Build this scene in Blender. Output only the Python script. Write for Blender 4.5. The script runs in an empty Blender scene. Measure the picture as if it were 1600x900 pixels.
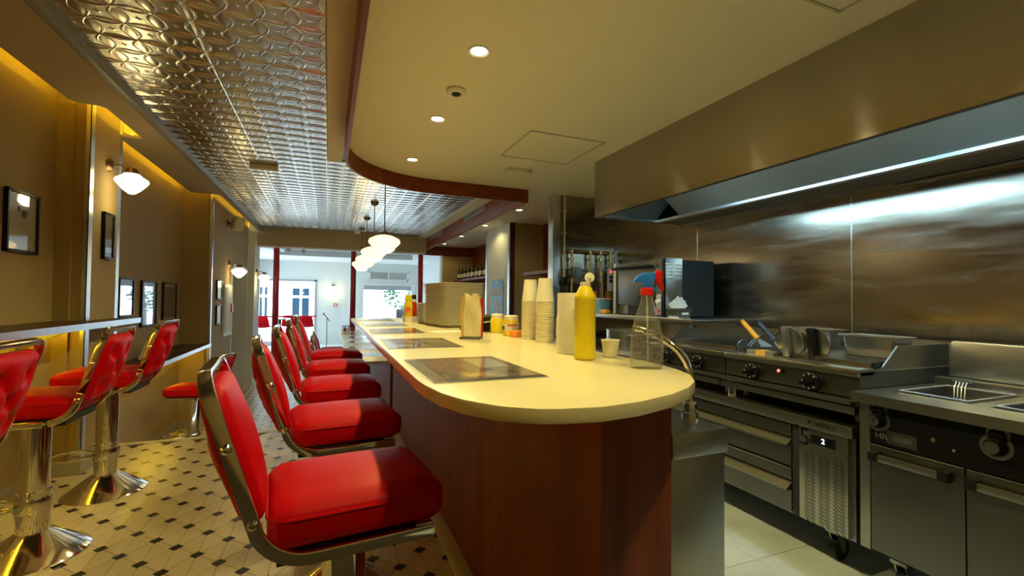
import bpy, bmesh, math, random
from mathutils import Vector, Matrix
from math import radians as rad, pi, sin, cos
random.seed(7)
SC = bpy.context.scene
COL = SC.collection

# ------------------------------------------------------------------ camera
CAMH = 1.2
cam = bpy.data.cameras.new('camera'); cam.lens = 16.0; cam.sensor_width = 36.0
cam.clip_start = 0.02; cam.clip_end = 200
camo = bpy.data.objects.new('camera', cam); COL.objects.link(camo)
camo.matrix_world = (Matrix.Translation((0, 0, CAMH)) @ Matrix.Rotation(-rad(21.98), 4, 'Z')
                     @ Matrix.Rotation(pi/2 + rad(1.35), 4, 'X') @ Matrix.Rotation(rad(0.63), 4, 'Z'))
SC.camera = camo

# ------------------------------------------------------------------ view + world
vs = SC.view_settings
vs.view_transform = 'Standard'; vs.look = 'None'; vs.gamma = 1.0; vs.use_curve_mapping = False
vs.exposure = 0.0
w = bpy.data.worlds.new('sky'); SC.world = w; w.use_nodes = True
bgn = w.node_tree.nodes['Background']
bgn.inputs[0].default_value = (0.64, 0.85, 1.0, 1); bgn.inputs[1].default_value = 7.0
SUN = bpy.data.lights.new('sun', 'SUN'); SUN.energy = 3.0; SUN.angle = rad(1.0); SUN.color = (1, .95, .88)
suno = bpy.data.objects.new('sun', SUN); COL.objects.link(suno); suno.rotation_euler = (rad(52), 0, rad(12)); suno.location = (0, 30, 20)

WARM = (1.0, .84, .34)
COOL = (.48, .82, 1.0)
AMBER = (1.0, .66, .02)

# ------------------------------------------------------------------ materials
MATS = {}
def mat(name, col, rough=.5, metal=0., **k):
    if name in MATS: return MATS[name]
    m = bpy.data.materials.new(name); m.use_nodes = True; MATS[name] = m
    nt = m.node_tree; N = nt.nodes; L = nt.links; b = N['Principled BSDF']
    b.inputs['Base Color'].default_value = (*col, 1); b.inputs['Roughness'].default_value = rough
    b.inputs['Metallic'].default_value = metal
    if 'coat' in k: b.inputs['Coat Weight'].default_value = k['coat']; b.inputs['Coat Roughness'].default_value = k.get('coat_rough', .05)
    if 'aniso' in k: b.inputs['Anisotropic'].default_value = k['aniso']; b.inputs['Anisotropic Rotation'].default_value = k.get('arot', 0.)
    if 'spec' in k: b.inputs['Specular IOR Level'].default_value = k['spec']
    if 'emit' in k:
        b.inputs['Emission Color'].default_value = (*k['emit'], 1); b.inputs['Emission Strength'].default_value = k.get('strength', 1)
    tc = N.new('ShaderNodeTexCoord')
    def mapping(scale, src='Object', rot=(0, 0, 0)):
        mp = N.new('ShaderNodeMapping'); mp.inputs['Scale'].default_value = scale; mp.inputs['Rotation'].default_value = rot
        L.new(tc.outputs[src], mp.inputs['Vector']); return mp.outputs[0]
    def noise(scale, detail=3, src='Object', rot=(0, 0, 0), nscale=1., distort=0.):
        n = N.new('ShaderNodeTexNoise'); n.inputs['Scale'].default_value = nscale; n.inputs['Detail'].default_value = detail
        n.inputs['Distortion'].default_value = distort
        L.new(mapping(scale, src, rot), n.inputs['Vector']); return n.outputs['Fac']
    def ramp(fac, stops):
        r = N.new('ShaderNodeValToRGB'); e = r.color_ramp.elements
        while len(e) < len(stops): e.new(.5)
        for i, (p, c) in enumerate(stops): e[i].position = p; e[i].color = (*c, 1)
        L.new(fac, r.inputs['Fac']); return r.outputs[0]
    if 'vary' in k:          # (scale, amount)
        s, a = k['vary']; s = s if isinstance(s, tuple) else (s, s, s)
        c1 = tuple(max(0, x*(1-a)) for x in col); c2 = tuple(min(1, x*(1+a)) for x in col)
        L.new(ramp(noise(s), [(.3, c1), (.7, c2)]), b.inputs['Base Color'])
    if 'stops' in k:         # (scale, distortion, stops)
        s, d, st = k['stops']
        L.new(ramp(noise(s, 4, distort=d), st), b.inputs['Base Color'])
    if 'rvary' in k:
        s, r0, r1 = k['rvary']
        mr = N.new('ShaderNodeMapRange'); mr.inputs['To Min'].default_value = r0; mr.inputs['To Max'].default_value = r1
        mr.inputs['From Min'].default_value = .3; mr.inputs['From Max'].default_value = .7
        L.new(noise(s, 4, rot=k.get('rrot', (0, 0, 0)), distort=k.get('rdist', 0)), mr.inputs['Value']); L.new(mr.outputs[0], b.inputs['Roughness'])
    if 'bump' in k:          # (scale, strength, distance)
        s, st, d = k['bump']; s = s if isinstance(s, tuple) else (s, s, s)
        bp = N.new('ShaderNodeBump'); bp.inputs['Strength'].default_value = st; bp.inputs['Distance'].default_value = d
        L.new(noise(s, k.get('bdetail', 3)), bp.inputs['Height']); L.new(bp.outputs[0], b.inputs['Normal'])
    if 'uvtan' in k:
        tg = N.new('ShaderNodeTangent'); tg.direction_type = 'UV_MAP'; tg.uv_map = 'brush'; L.new(tg.outputs[0], b.inputs['Tangent'])
    m['nodes'] = 1
    return m

def wood(name, dark, light, axis='z'):
    s = {'z': (14, 14, .9), 'y': (14, .9, 30), 'x': (.9, 14, 30)}[axis]
    return mat(name, light, .38, 0, stops=(s, .6, [(.25, dark), (.55, tuple((a+b)/2 for a, b in zip(dark, light))), (.8, light)]),
               spec=.25)

def glass_mat(name, tint=(1, 1, 1), rough=0.0, haze=0.0):
    m = bpy.data.materials.new(name); m.use_nodes = True; MATS[name] = m
    nt = m.node_tree; N = nt.nodes; L = nt.links; N.remove(N['Principled BSDF'])
    t = N.new('ShaderNodeBsdfTransparent'); t.inputs[0].default_value = (*tint, 1)
    g = N.new('ShaderNodeBsdfGlossy'); g.inputs['Roughness'].default_value = max(rough, .02)
    lw = N.new('ShaderNodeLayerWeight'); lw.inputs[0].default_value = .5
    f = N.new('ShaderNodeMath'); f.operation = 'POWER'; L.new(lw.outputs['Facing'], f.inputs[0]); f.inputs[1].default_value = 2.6
    f2 = N.new('ShaderNodeMath'); f2.operation = 'MULTIPLY_ADD'; L.new(f.outputs[0], f2.inputs[0]); f2.inputs[1].default_value = .6; f2.inputs[2].default_value = .035
    mx = N.new('ShaderNodeMixShader'); L.new(f2.outputs[0], mx.inputs[0]); L.new(t.outputs[0], mx.inputs[1]); L.new(g.outputs[0], mx.inputs[2])
    if haze:
        df = N.new('ShaderNodeBsdfDiffuse'); df.inputs[0].default_value = (.9, .9, .88, 1); m2 = N.new('ShaderNodeMixShader'); m2.inputs[0].default_value = haze
        L.new(mx.outputs[0], m2.inputs[1]); L.new(df.outputs[0], m2.inputs[2]); mx = m2
    L.new(mx.outputs[0], N['Material Output'].inputs[0]); return m

def emis(name, col, strength):
    return mat(name, (.9, .9, .9), .5, 0, emit=col, strength=strength)

mat('wall', (.40, .29, .13), .75, bump=(60, .08, .002), vary=(1.5, .04))
mat('wall_white', (.78, .81, .78), .7, bump=(60, .05, .002))
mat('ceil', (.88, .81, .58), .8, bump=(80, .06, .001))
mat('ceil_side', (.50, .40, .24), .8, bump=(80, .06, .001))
mat('ceil_white', (.90, .92, .92), .7)
mat('trim_grey', (.30, .29, .26), .4)
mat('tin', (.80, .78, .72), .22, 1.0)
mat('alu', (.72, .75, .78), .30, 1.0)
mat('steel', (.44, .42, .35), .30, 1.0)
mat('steel_wall', (.44, .40, .33), .22, 1.0, rvary=((1, 2.2, 16), .15, .30), rrot=(rad(28), 0, 0), rdist=.5, bump=((1.6, 1.6, 1.2), .4, .010), bdetail=0, aniso=.6, uvtan=1)
mat('steel_dark', (.28, .28, .27), .38, 1.0)
mat('steel_hood', (.44, .41, .34), .20, 1.0, aniso=.96, uvtan=1)
mat('filter', (.55, .58, .58), .45, 1.0)
mat('steel_front', (.18, .178, .16), .36, 1.0, rvary=((3, 3, 3), .32, .40))
mat('pan', (.66, .66, .63), .27, 1.0)
mat('chrome', (.80, .78, .73), .10, 1.0)
mat('brass', (.62, .44, .16), .35, 1.0, vary=(30, .4))
mat('bronze', (.30, .21, .11), .35, 1.0)
mat('red_vinyl', (.52, .001, .006), .45, 0, bump=(220, .10, .0005), spec=.12)
mat('red_dark_vinyl', (.30, .006, .012), .33, 0, bump=(220, .12, .0006), coat=.15, coat_rough=.3)
mat('laminate', (.86, .77, .46), .24, 0, vary=(3, .03), spec=.5)
mat('laminate_white', (.86, .85, .80), .25)
wood('mahogany', (.13, .022, .006), (.34, .070, .020), 'z')
wood('mahogany_h', (.13, .022, .006), (.34, .070, .020), 'y')
wood('mahogany_x', (.13, .022, .006), (.34, .070, .020), 'x')
wood('dark_wood', (.03, .015, .008), (.12, .06, .03), 'y')
mat('tile', (.62, .53, .37), .28, 0, vary=(2.3, .10), spec=.5)
mat('tile_dot', (.018, .018, .022), .22)
mat('grout', (.07, .055, .04), .9)
mat('tile_kitchen', (.62, .70, .74), .42, 0, vary=(4, .15), rvary=((3, 3, 3), .3, .55))
mat('skirting', (.36, .33, .28), .5)
mat('plinth', (.60, .55, .43), .5, vary=(8, .08))
mat('black', (.010, .010, .011), .38, 0, spec=.3)
mat('black_matte', (.02, .02, .02), .7)
mat('black_gloss', (.006, .006, .007), .28, 0, spec=.25)
mat('rubber', (.02, .02, .02), .7)
mat('blue_wheel', (.03, .12, .45), .5)
mat('white_plastic', (.82, .81, .77), .4)
mat('cream_plastic', (.80, .74, .58), .4)
mat('beige_plastic', (.62, .55, .40), .5)
mat('paper', (.86, .84, .78), .8, 0, bump=(120, .2, .001))
mat('paper_towel', (.86, .83, .74), .9, 0, bump=(180, .8, .003))
mat('cup', (.88, .82, .64), .55)
mat('cup_rim', (.80, .70, .48), .5)
mat('napkin', (.84, .72, .44), .85, 0, bump=((30, 30, 4), .2, .002))
mat('kraft', (.70, .44, .10), .8)
mat('mustard', (.80, .62, .01), .38)
mat('mustard_dark', (.72, .50, .02), .4)
mat('ketchup', (.45, .01, .01), .3)
mat('orange', (.90, .30, .03), .5)
mat('red_plastic', (.75, .012, .012), .3)
mat('blue_plastic', (.03, .22, .95), .3)
mat('lilac', (.62, .55, .66), .5)
mat('blue_tub', (.20, .45, .70), .35)
mat('yellow_handle', (.85, .42, .03), .4)
mat('navy_handle', (.02, .035, .10), .35)
mat('tray', (.90, .82, .64), .42)
mat('tray_gap_shade', (.24, .16, .09), .5)  # shade of the gaps between stacked trays, painted as dark brown
mat('tray_pale', (.75, .72, .66), .4)
mat('plate_white', (.80, .79, .76), .3)
mat('red_pole', (.40, .008, .02), .28, coat=.3)
mat('door_grey', (.26, .27, .25), .5)
mat('frame_grey', (.42, .44, .45), .4)
mat('white_paint', (.82, .83, .82), .5)
mat('poster', (.02, .30, .55), .4, stops=((5, 5, 5), .8, [(.3, (.01, .16, .42)), (.55, (.03, .40, .70)), (.75, (.35, .62, .78))]))
mat('poster_orange', (.85, .50, .22), .5)
mat('poster_pale', (.72, .66, .62), .5)
mat('leaf', (.02, .10, .035), .6, vary=(3, .4))
mat('bark', (.10, .06, .04), .8)
mat('facade', (.62, .63, .63), .8)
mat('facade_glass', (.012, .035, .06), .3, spec=.1)
mat('asphalt', (.55, .55, .54), .9)
mat('bottle_dark', (.015, .02, .015), .12)
mat('bottle_amber', (.30, .12, .01), .12)
mat('bottle_green', (.02, .12, .03), .12)
mat('label_cream', (.75, .70, .55), .6)
mat('plate_burnt', (.10, .085, .07), .42, 1.0, vary=(6, .6))
mat('rust', (.30, .16, .04), .6, .3, vary=(9, .5))
mat('wallbox_red', (.60, .03, .03), .4)
mat('grille', (.50, .50, .48), .4, 1.0)
mat('mirror_glass', (.55, .56, .55), .04, 0, spec=1.0, coat=1.0, coat_rough=.02)
glass_mat('glass'); glass_mat('bottle_glass', (.94, .95, .94), haze=.10); glass_mat('liquid_glass', (.93, .94, .90))
emis('lamp_downlight', (1, .82, .55), 14)
emis('lamp_pendant', (1, .80, .45), 1.7)
emis('lamp_sconce', (1, .78, .42), 4)
emis('led_amber', AMBER, 22)
emis('led_cool', COOL, 17)
emis('display', (.55, .75, 1), 6)
emis('red_led', (1, .03, .02), 1.2)

def print_mat(name, base, inks, sx, sy, rough=.25, coat=.6):
    m = bpy.data.materials.new(name); m.use_nodes = True; MATS[name] = m
    nt = m.node_tree; N = nt.nodes; L = nt.links; b = N['Principled BSDF']
    tc = N.new('ShaderNodeTexCoord'); br = N.new('ShaderNodeTexBrick')
    br.offset = .37; br.inputs['Scale'].default_value = 1.0; br.inputs['Mortar Size'].default_value = .012
    br.inputs['Brick Width'].default_value = .22; br.inputs['Row Height'].default_value = .16
    br.inputs['Color1'].default_value = (*inks[0], 1); br.inputs['Color2'].default_value = (*inks[1], 1); br.inputs['Mortar'].default_value = (*base, 1)
    L.new(tc.outputs['Generated'], br.inputs['Vector'])
    n = N.new('ShaderNodeTexNoise'); n.inputs['Scale'].default_value = 9; n.inputs['Detail'].default_value = 5
    mp = N.new('ShaderNodeMapping'); mp.inputs['Scale'].default_value = (sx, sy, 1); L.new(tc.outputs['Generated'], mp.inputs[0]); L.new(mp.outputs[0], n.inputs['Vector'])
    r = N.new('ShaderNodeValToRGB'); r.color_ramp.elements[0].position = .40; r.color_ramp.elements[1].position = .62
    r.color_ramp.elements[0].color = (*base, 1); r.color_ramp.elements[1].color = (*inks[2], 1); L.new(n.outputs['Fac'], r.inputs[0])
    mx = N.new('ShaderNodeMix'); mx.data_type = 'RGBA'; mx.inputs[0].default_value = .5
    L.new(br.outputs['Color'], mx.inputs['A']); L.new(r.outputs[0], mx.inputs['B']); L.new(mx.outputs['Result'], b.inputs['Base Color'])
    b.inputs['Roughness'].default_value = rough; b.inputs['Coat Weight'].default_value = coat; b.inputs['Coat Roughness'].default_value = .04
    return m
print_mat('menu_print', (.018, .015, .018), ((.16, .085, .05), (.04, .03, .03), (.50, .40, .28)), 1.2, 1.6, .22, .5)
mat('menu_pale', (.42, .38, .31), .2, 0, coat=1.0, vary=((60, 60, 60), .35))
mat('menu_photo_brown', (.20, .11, .07), .22, 0, vary=((30, 30, 30), .6))
mat('menu_photo', (.50, .36, .14), .2, 0, coat=1.0, vary=((25, 25, 25), .5))
print_mat('newsprint', (.62, .50, .32), ((.52, .42, .27), (.60, .50, .32), (.25, .19, .12)), 3, 9, .4, 1.0)
print_mat('picture_dark', (.12, .09, .06), ((.20, .15, .09), (.08, .06, .05), (.34, .27, .17)), 2, 3, .3, 1.0)
mat('bottle_label', (.20, .18, .26), .5)

# ------------------------------------------------------------------ geometry helpers
ORG = {}
class MB:
    def __init__(s): s.v = []; s.f = []
    def add(s, vs, fs):
        o = len(s.v); s.v += [tuple(x) for x in vs]; s.f += [tuple(i+o for i in f) for f in fs]; return s
    def box(s, x0, x1, y0, y1, z0, z1):
        if x0 > x1: x0, x1 = x1, x0
        if y0 > y1: y0, y1 = y1, y0
        if z0 > z1: z0, z1 = z1, z0
        return s.add([(x0, y0, z0), (x1, y0, z0), (x1, y1, z0), (x0, y1, z0), (x0, y0, z1), (x1, y0, z1), (x1, y1, z1), (x0, y1, z1)],
                     [(0, 3, 2, 1), (4, 5, 6, 7), (0, 1, 5, 4), (1, 2, 6, 5), (2, 3, 7, 6), (3, 0, 4, 7)])
    def obox(s, c, size, M=None):
        hx, hy, hz = (a/2 for a in size); M = M or Matrix.Identity(3); c = Vector(c)
        vs = [c + M @ Vector((a*hx, b*hy, d*hz)) for d in (-1, 1) for a, b in ((-1, -1), (1, -1), (1, 1), (-1, 1))]
        return s.add(vs, [(0, 3, 2, 1), (4, 5, 6, 7), (0, 1, 5, 4), (1, 2, 6, 5), (2, 3, 7, 6), (3, 0, 4, 7)])
    def prism(s, pts, a0, a1, axis='z'):
        n = len(pts)
        def mk(p, a):
            return {'z': (p[0], p[1], a), 'y': (p[0], a, p[1]), 'x': (a, p[0], p[1])}[axis]
        vs = [mk(p, a0) for p in pts] + [mk(p, a1) for p in pts]
        fs = [tuple(range(n-1, -1, -1)), tuple(range(n, 2*n))] + [(i, (i+1) % n, n+(i+1) % n, n+i) for i in range(n)]
        return s.add(vs, fs)
    def lathe(s, prof, seg=24, c=(0, 0, 0), M=None, close=True, a0=0, a1=2*pi):
        M = M or Matrix.Identity(3); c = Vector(c); vs = []; full = abs(a1-a0-2*pi) < 1e-6
        ns = seg if full else seg+1
        for r, z in prof:
            for i in range(ns):
                a = a0+(a1-a0)*i/seg; vs.append(c + M @ Vector((r*cos(a), r*sin(a), z)))
        fs = []
        for j in range(len(prof)-1):
            for i in range(seg):
                k = (i+1) % ns
                fs.append((j*ns+i, j*ns+k, (j+1)*ns+k, (j+1)*ns+i))
        if close and full:
            if prof[0][0] > 1e-5: fs.append(tuple(range(ns-1, -1, -1)))
            if prof[-1][0] > 1e-5: fs.append(tuple((len(prof)-1)*ns+i for i in range(ns)))
        return s.add(vs, fs)
    def cyl(s, p0, p1, r0, r1=None, seg=16):
        p0 = Vector(p0); p1 = Vector(p1); d = p1-p0; r1 = r0 if r1 is None else r1
        M = d.to_track_quat('Z', 'Y').to_matrix()
        return s.lathe([(r0, 0), (r1, d.length)], seg, p0, M)
    def sweep(s, path, sec, closed=False, hint=(0, 0, 1)):
        """sec: list of 2-D points (across, up)"""
        P = [Vector(p) for p in path]; n = len(P); m = len(sec); vs = []; up = Vector(hint)
        for i in range(n):
            a = P[(i-1) % n] if (closed or i > 0) else P[i]; b = P[(i+1) % n] if (closed or i < n-1) else P[i]
            t = (b-a).normalized(); up = up - t*up.dot(t)
            if up.length < 1e-4: up = t.orthogonal()
            up.normalize(); side = t.cross(up)
            for q in sec: vs.append(P[i]+side*q[0]+up*q[1])
        fs = []
        for i in range(n if closed else n-1):
            k = (i+1) % n
            for j in range(m):
                l = (j+1) % m; fs.append((i*m+j, i*m+l, k*m+l, k*m+j))
        if not closed: fs += [tuple(range(m-1, -1, -1)), tuple((n-1)*m+j for j in range(m))]
        return s.add(vs, fs)
    def tube(s, path, r, seg=10, closed=False):
        return s.sweep(path, [(r*cos(2*pi*i/seg), r*sin(2*pi*i/seg)) for i in range(seg)], closed)
    def mesh(s, name, smooth=False, bevel=0., seg=2, off=(0, 0, 0), angle=35):
        bm = bmesh.new(); o = Vector(off)
        vv = [bm.verts.new(Vector(p)-o) for p in s.v]
        for f in s.f:
            try: bm.faces.new([vv[i] for i in f])
            except ValueError: pass
        bmesh.ops.recalc_face_normals(bm, faces=bm.faces)
        if bevel > 0:
            es = [e for e in bm.edges if len(e.link_faces) == 2 and e.calc_face_angle(0) > rad(32)]
            bmesh.ops.bevel(bm, geom=es, offset=bevel, segments=seg, affect='EDGES', profile=.6, clamp_overlap=True)
        me = bpy.data.meshes.new(name); bm.to_mesh(me); bm.free()
        if smooth or bevel > 0:
            for p in me.polygons: p.use_smooth = True
            me.set_sharp_from_angle(angle=rad(angle))
        return me
    def build(s, name, m, parent=None, smooth=False, bevel=0., seg=2, label=None, angle=35):
        off = ORG.get(parent.name, (0, 0, 0)) if parent else (0, 0, 0)
        me = s.mesh(name, smooth, bevel, seg, off, angle)
        return link(name, me, m, parent, label)

def link(name, me, m, parent=None, label=None, loc=None):
    o = bpy.data.objects.new(name, me); COL.objects.link(o)
    if m is not None:
        me.materials.clear(); me.materials.append(MATS[m] if isinstance(m, str) else m)
    if parent is not None:
        o.parent = parent; ORG[o.name] = ORG.get(parent.name, (0, 0, 0))
    else: ORG[o.name] = (0, 0, 0)
    if loc is not None: o.location = loc
    if label: o['label'] = label
    return o

def brush_uv(o, u, v):
    """brushed sheets: the u axis of this map is the direction highlights stretch"""
    me = o.data; lay = me.uv_layers.new(name='brush')
    for lp in me.loops:
        c = me.vertices[lp.vertex_index].co; lay.data[lp.index].uv = (c[u], c[v])
    return o

def tag(o, label, cat, group=None):
    o['label'] = label; o['category'] = cat
    if group: o['group'] = group
    return o
def thing(name, label, cat, loc=(0, 0, 0), rz=0, group=None, local=False):
    """Empty at the thing's base. local=True: parts are given in the thing's own frame."""
    o = bpy.data.objects.new(name, None); COL.objects.link(o); o.empty_display_size = .05
    o.location = loc; o.rotation_euler = (0, 0, rz); ORG[o.name] = (0, 0, 0) if local else tuple(loc)
    return tag(o, label, cat, group)
def struct(o):
    o['kind'] = 'structure'; return o
def stuff(o):
    o['kind'] = 'stuff'; return o
def dup(root, loc, rz=None, label=None, group=None):
    r = root.copy(); COL.objects.link(r); r.location = loc
    if rz is not None: r.rotation_euler = (0, 0, rz)
    if label: r['label'] = label
    if group: r['group'] = group
    for ch in list(root.children):
        c = ch.copy(); COL.objects.link(c); c.parent = r
        for g in list(ch.children):
            d = g.copy(); COL.objects.link(d); d.parent = c
    return r

def roundbox(hx, hy, hz, r, cuts=8, fn=None):
    bm = bmesh.new(); bmesh.ops.create_cube(bm, size=2)
    bmesh.ops.subdivide_edges(bm, edges=bm.edges, cuts=cuts, use_grid_fill=True)
    out = MB(); bm.verts.ensure_lookup_table()
    for v in bm.verts:
        p = Vector((v.co.x*hx, v.co.y*hy, v.co.z*hz))
        q = Vector((max(-hx+r, min(hx-r, p.x)), max(-hy+r, min(hy-r, p.y)), max(-hz+r, min(hz-r, p.z))))
        d = p-q
        if d.length > 1e-6: p = q+d.normalized()*r
        if fn: p = fn(p, v.co)
        out.v.append(tuple(p))
    bm.verts.index_update()
    for f in bm.faces: out.f.append(tuple(v.index for v in f.verts))
    bm.free(); return out

def text(name, body, size, m, parent, loc, rot, extrude=.0008, align='CENTER'):
    cu = bpy.data.curves.new(name, 'FONT'); cu.body = body; cu.size = size; cu.extrude = extrude; cu.align_x = align; cu.align_y = 'CENTER'
    cu.materials.append(MATS[m])
    o = bpy.data.objects.new(name, cu); COL.objects.link(o); bpy.context.view_layer.update()
    me = bpy.data.meshes.new_from_object(o.evaluated_get(bpy.context.evaluated_depsgraph_get())); me.name = name
    if not me.materials: me.materials.append(MATS[m])
    bpy.data.objects.remove(o); bpy.data.curves.remove(cu)
    o = bpy.data.objects.new(name, me); COL.objects.link(o); o.parent = parent
    org = Vector(ORG.get(parent.name, (0, 0, 0))); o.location = Vector(loc)-org; o.rotation_euler = rot; return o
ROT_LEFT = (pi/2, 0, -pi/2)      # lettering on a face that looks towards -X
ROT_NEAR = (pi/2, 0, 0)          # lettering on a face that looks towards -Y
ROT_RIGHT = (pi/2, 0, pi/2)      # lettering on a face that looks towards +X

def arc(cx, cy, r, a0, a1, n):
    return [(cx+r*cos(a0+(a1-a0)*i/n), cy+r*sin(a0+(a1-a0)*i/n)) for i in range(n+1)]

def spot(name, loc, power, col=WARM, size=120, blend=.6, radius=.03):
    l = bpy.data.lights.new(name, 'SPOT'); l.energy = power; l.color = col; l.spot_size = rad(size); l.spot_blend = blend; l.shadow_soft_size = radius
    o = bpy.data.objects.new(name, l); COL.objects.link(o); o.location = loc; return o
def point(name, loc, power, col=WARM, radius=.06):
    l = bpy.data.lights.new(name, 'POINT'); l.energy = power; l.color = col; l.shadow_soft_size = radius
    o = bpy.data.objects.new(name, l); COL.objects.link(o); o.location = loc; return o
def area(name, loc, rot, sx, sy, power, col):
    l = bpy.data.lights.new(name, 'AREA'); l.shape = 'RECTANGLE'; l.size = sx; l.size_y = sy; l.energy = power; l.color = col
    o = bpy.data.objects.new(name, l); COL.objects.link(o); o.location = loc; o.rotation_euler = rot; return o

DROP = .44         # the far floor lies this much lower
LOW = -DROP

# ================================================================== SETTING
XL, XW, YK = -1.68, 3.15, 4.56        # recess wall, kitchen wall, kitchen end wall
YNEAR, YSTEP, YBEAM, YFAR = -1.6, 4.60, 9.85, 17.0
XF = .60                               # counter front panel
# ---- floors
fl = MB()
fl.box(-1.9, 3.3, YNEAR-.1, YSTEP, -.20, -.003)
floor = struct(fl.build('floor', 'grout'))
f2 = MB(); f2.box(-2.6, 3.4, YSTEP, YFAR, LOW-.2, LOW-.003)
floor_low = struct(f2.build('floor_lower', 'grout'))
struct(MB().box(-1.9, 2.33, YSTEP, YSTEP+.30, LOW, LOW/2).build('step_riser', 'tile'))
struct(MB().box(-1.9, XF, YSTEP-.06, YSTEP+.005, -.19, .001).build('trim_1', 'plinth', bevel=.004))

P_ = .1075; X0, Y0 = -.97, 2.52
def clip(poly, f):
    out = []
    for i, a in enumerate(poly):
        b = poly[(i+1) % len(poly)]; fa, fb = f(a), f(b)
        if fa >= 0: out.append(a)
        if fa*fb < 0:
            t = fa/(fa-fb); out.append((a[0]+(b[0]-a[0])*t, a[1]+(b[1]-a[1])*t))
    return out
h_ = P_/math.sqrt(2)-.0018; n_ = .0205+.0006
def uv(u, v): return ((u+v)/math.sqrt(2), (v-u)/math.sqrt(2))
ring = []
for sx, sy in ((1, 1), (-1, 1), (-1, -1), (1, -1)):
    pts = [(sx*h_, sy*(h_-n_)), (sx*(h_-n_), sy*(h_-n_)), (sx*(h_-n_), sy*h_)]
    ring += pts if sx*sy > 0 else pts[::-1]
ring = [uv(*p) for p in ring]
halves = [clip(ring, lambda p: p[0]-.0012), clip(ring, lambda p: -.0012-p[0])]
tile_mb = MB()
for hv in halves: tile_mb.prism(hv, -.004, 0)
dot_mb = MB().prism([uv(a*.0205, b*.0205) for a, b in ((1, 1), (-1, 1), (-1, -1), (1, -1))], -.004, .0002)
tile_me = tile_mb.mesh('tile'); dot_me = dot_mb.mesh('tile_dot')
for me, mm in ((tile_me, 'tile'), (dot_me, 'tile_dot')): me.materials.append(MATS[mm])
tiles, dots = [], []
for i in range(-8, 15):
    for j in range(-14, 78):
        x, y = X0+P_*i, Y0+P_*j
        if -1.74 < x < .55 and 1.0 < y < 4.50: (dots if (i+j) % 2 == 0 else tiles).append((x, y, 0))
        elif -1.74 < x < .62 and 4.95 < y < 10.7: (dots if (i+j) % 2 == 0 else tiles).append((x, y, LOW))
def lay(lst, me, src, nm, mm):
    key = lambda p: (p[2] < -.1, p[1]+(0 if p[1] > 1.6 else 4))
    lst = sorted(lst, key=key)
    for p in lst[:295]:
        o = bpy.data.objects.new(nm, me); COL.objects.link(o); o.parent = floor; o.location = p
    for z, par in ((0, floor), (LOW, floor_low)):
        rest = MB()
        for p in lst[295:]:
            if abs(p[2]-z) < .01: rest.add([(a+p[0], b+p[1], c+p[2]) for a, b, c in src.v], src.f)
        if rest.v: stuff(rest.build(nm+'_field', mm, par))
lay(tiles, tile_me, tile_mb, 'floor_tile', 'tile'); lay(dots, dot_me, dot_mb, 'floor_tile_dot', 'tile_dot')
# kitchen floor: large square tiles
for a in range(-1, 3):
    for b in range(-2, 6):
        x0, y0 = 1.27+.6*a, .96+.6*b
        x1, y1 = x0+.597, y0+.597
        x0 = max(x0, .82); x1 = min(x1, XW)
        if y0 > YK or y1 < -1.2 or x1 <= x0: continue
        MB().box(x0, x1, y0, min(y1, YK), -.006, 0).build('kitchen_floor_tile', 'tile_kitchen', floor, bevel=.001, seg=1)
# pale floor of the front room
for a in range(0, 5):
    for b in range(0, 6):
        MB().box(-2.5+1.1*a, -2.5+1.1*a+1.095, 10.75+1.04*b, 10.75+1.04*b+1.035, LOW-.005, LOW).build('front_floor_slab', 'white_paint', floor_low)

# ---- left wall, its column, recesses and projecting part
ZT = 2.62
plan = [(XL, YNEAR), (XL, 3.90), (-1.595, 3.90), (-1.595, 3.92), (-1.515, 3.92), (-1.515, 4.42), (XL, 4.42), (XL, 6.71),
        (-1.42, 6.71), (-1.42, 6.73), (-1.37, 6.73), (-1.37, 8.02), (-1.62, 8.02), (-2.0, 8.02), (-2.0, YNEAR)]
wall_left = struct(MB().prism(plan, LOW-.2, ZT).build('wall_left', 'wall'))
struct(MB().box(-2.0, -1.37, 8.02, 9.45, 1.68, ZT).build('wall_left_header', 'wall'))
struct(MB().box(-2.0, -1.37, 9.45, 9.56, LOW-.2, ZT).box(-2.0, -1.27, 9.56, 10.2, LOW-.2, 2.40).build('wall_left_pier', 'wall_white'))
dr = struct(MB().box(-1.66, -1.60, 8.06, 9.41, LOW, 1.64).build('door_1', 'door_grey'))
MB().box(-1.60, -1.36, 8.02, 8.06, LOW, 1.68).box(-1.60, -1.36, 9.41, 9.45, LOW, 1.68).box(-1.60, -1.36, 8.02, 9.45, 1.64, 1.70).build('door_frame', 'white_paint', dr)
MB().cyl((-1.60, 8.2, .6), (-1.55, 8.2, .6), .012).cyl((-1.55, 8.2, .6), (-1.55, 8.32, .6), .01).build('door_handle', 'alu', dr, smooth=True)
struct(MB().box(-2.5, -2.3, 10.2, 13.0, LOW-.2, ZT).box(-2.5, -2.3, 16.2, YFAR, LOW-.2, ZT).box(-2.5, -2.3, 13.0, 16.2, LOW-.2, .5).box(-2.5, -2.3, 13.0, 16.2, 2.0, ZT).box(-2.5, -1.9, 10.0, 10.2, LOW-.2, ZT).build('wall_front_left', 'wall_white'))
w3 = struct(MB().box(-2.42, -2.36, 13.0, 13.06, .5, 2.0).box(-2.42, -2.36, 16.14, 16.2, .5, 2.0).box(-2.42, -2.36, 14.57, 14.63, .5, 2.0).box(-2.42, -2.36, 13.0, 16.2, 1.94, 2.0).box(-2.42, -2.36, 13.0, 16.2, .5, .56).build('added_daylight_window', 'frame_grey'))  # unseen window, added to let more daylight into the front room
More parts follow.
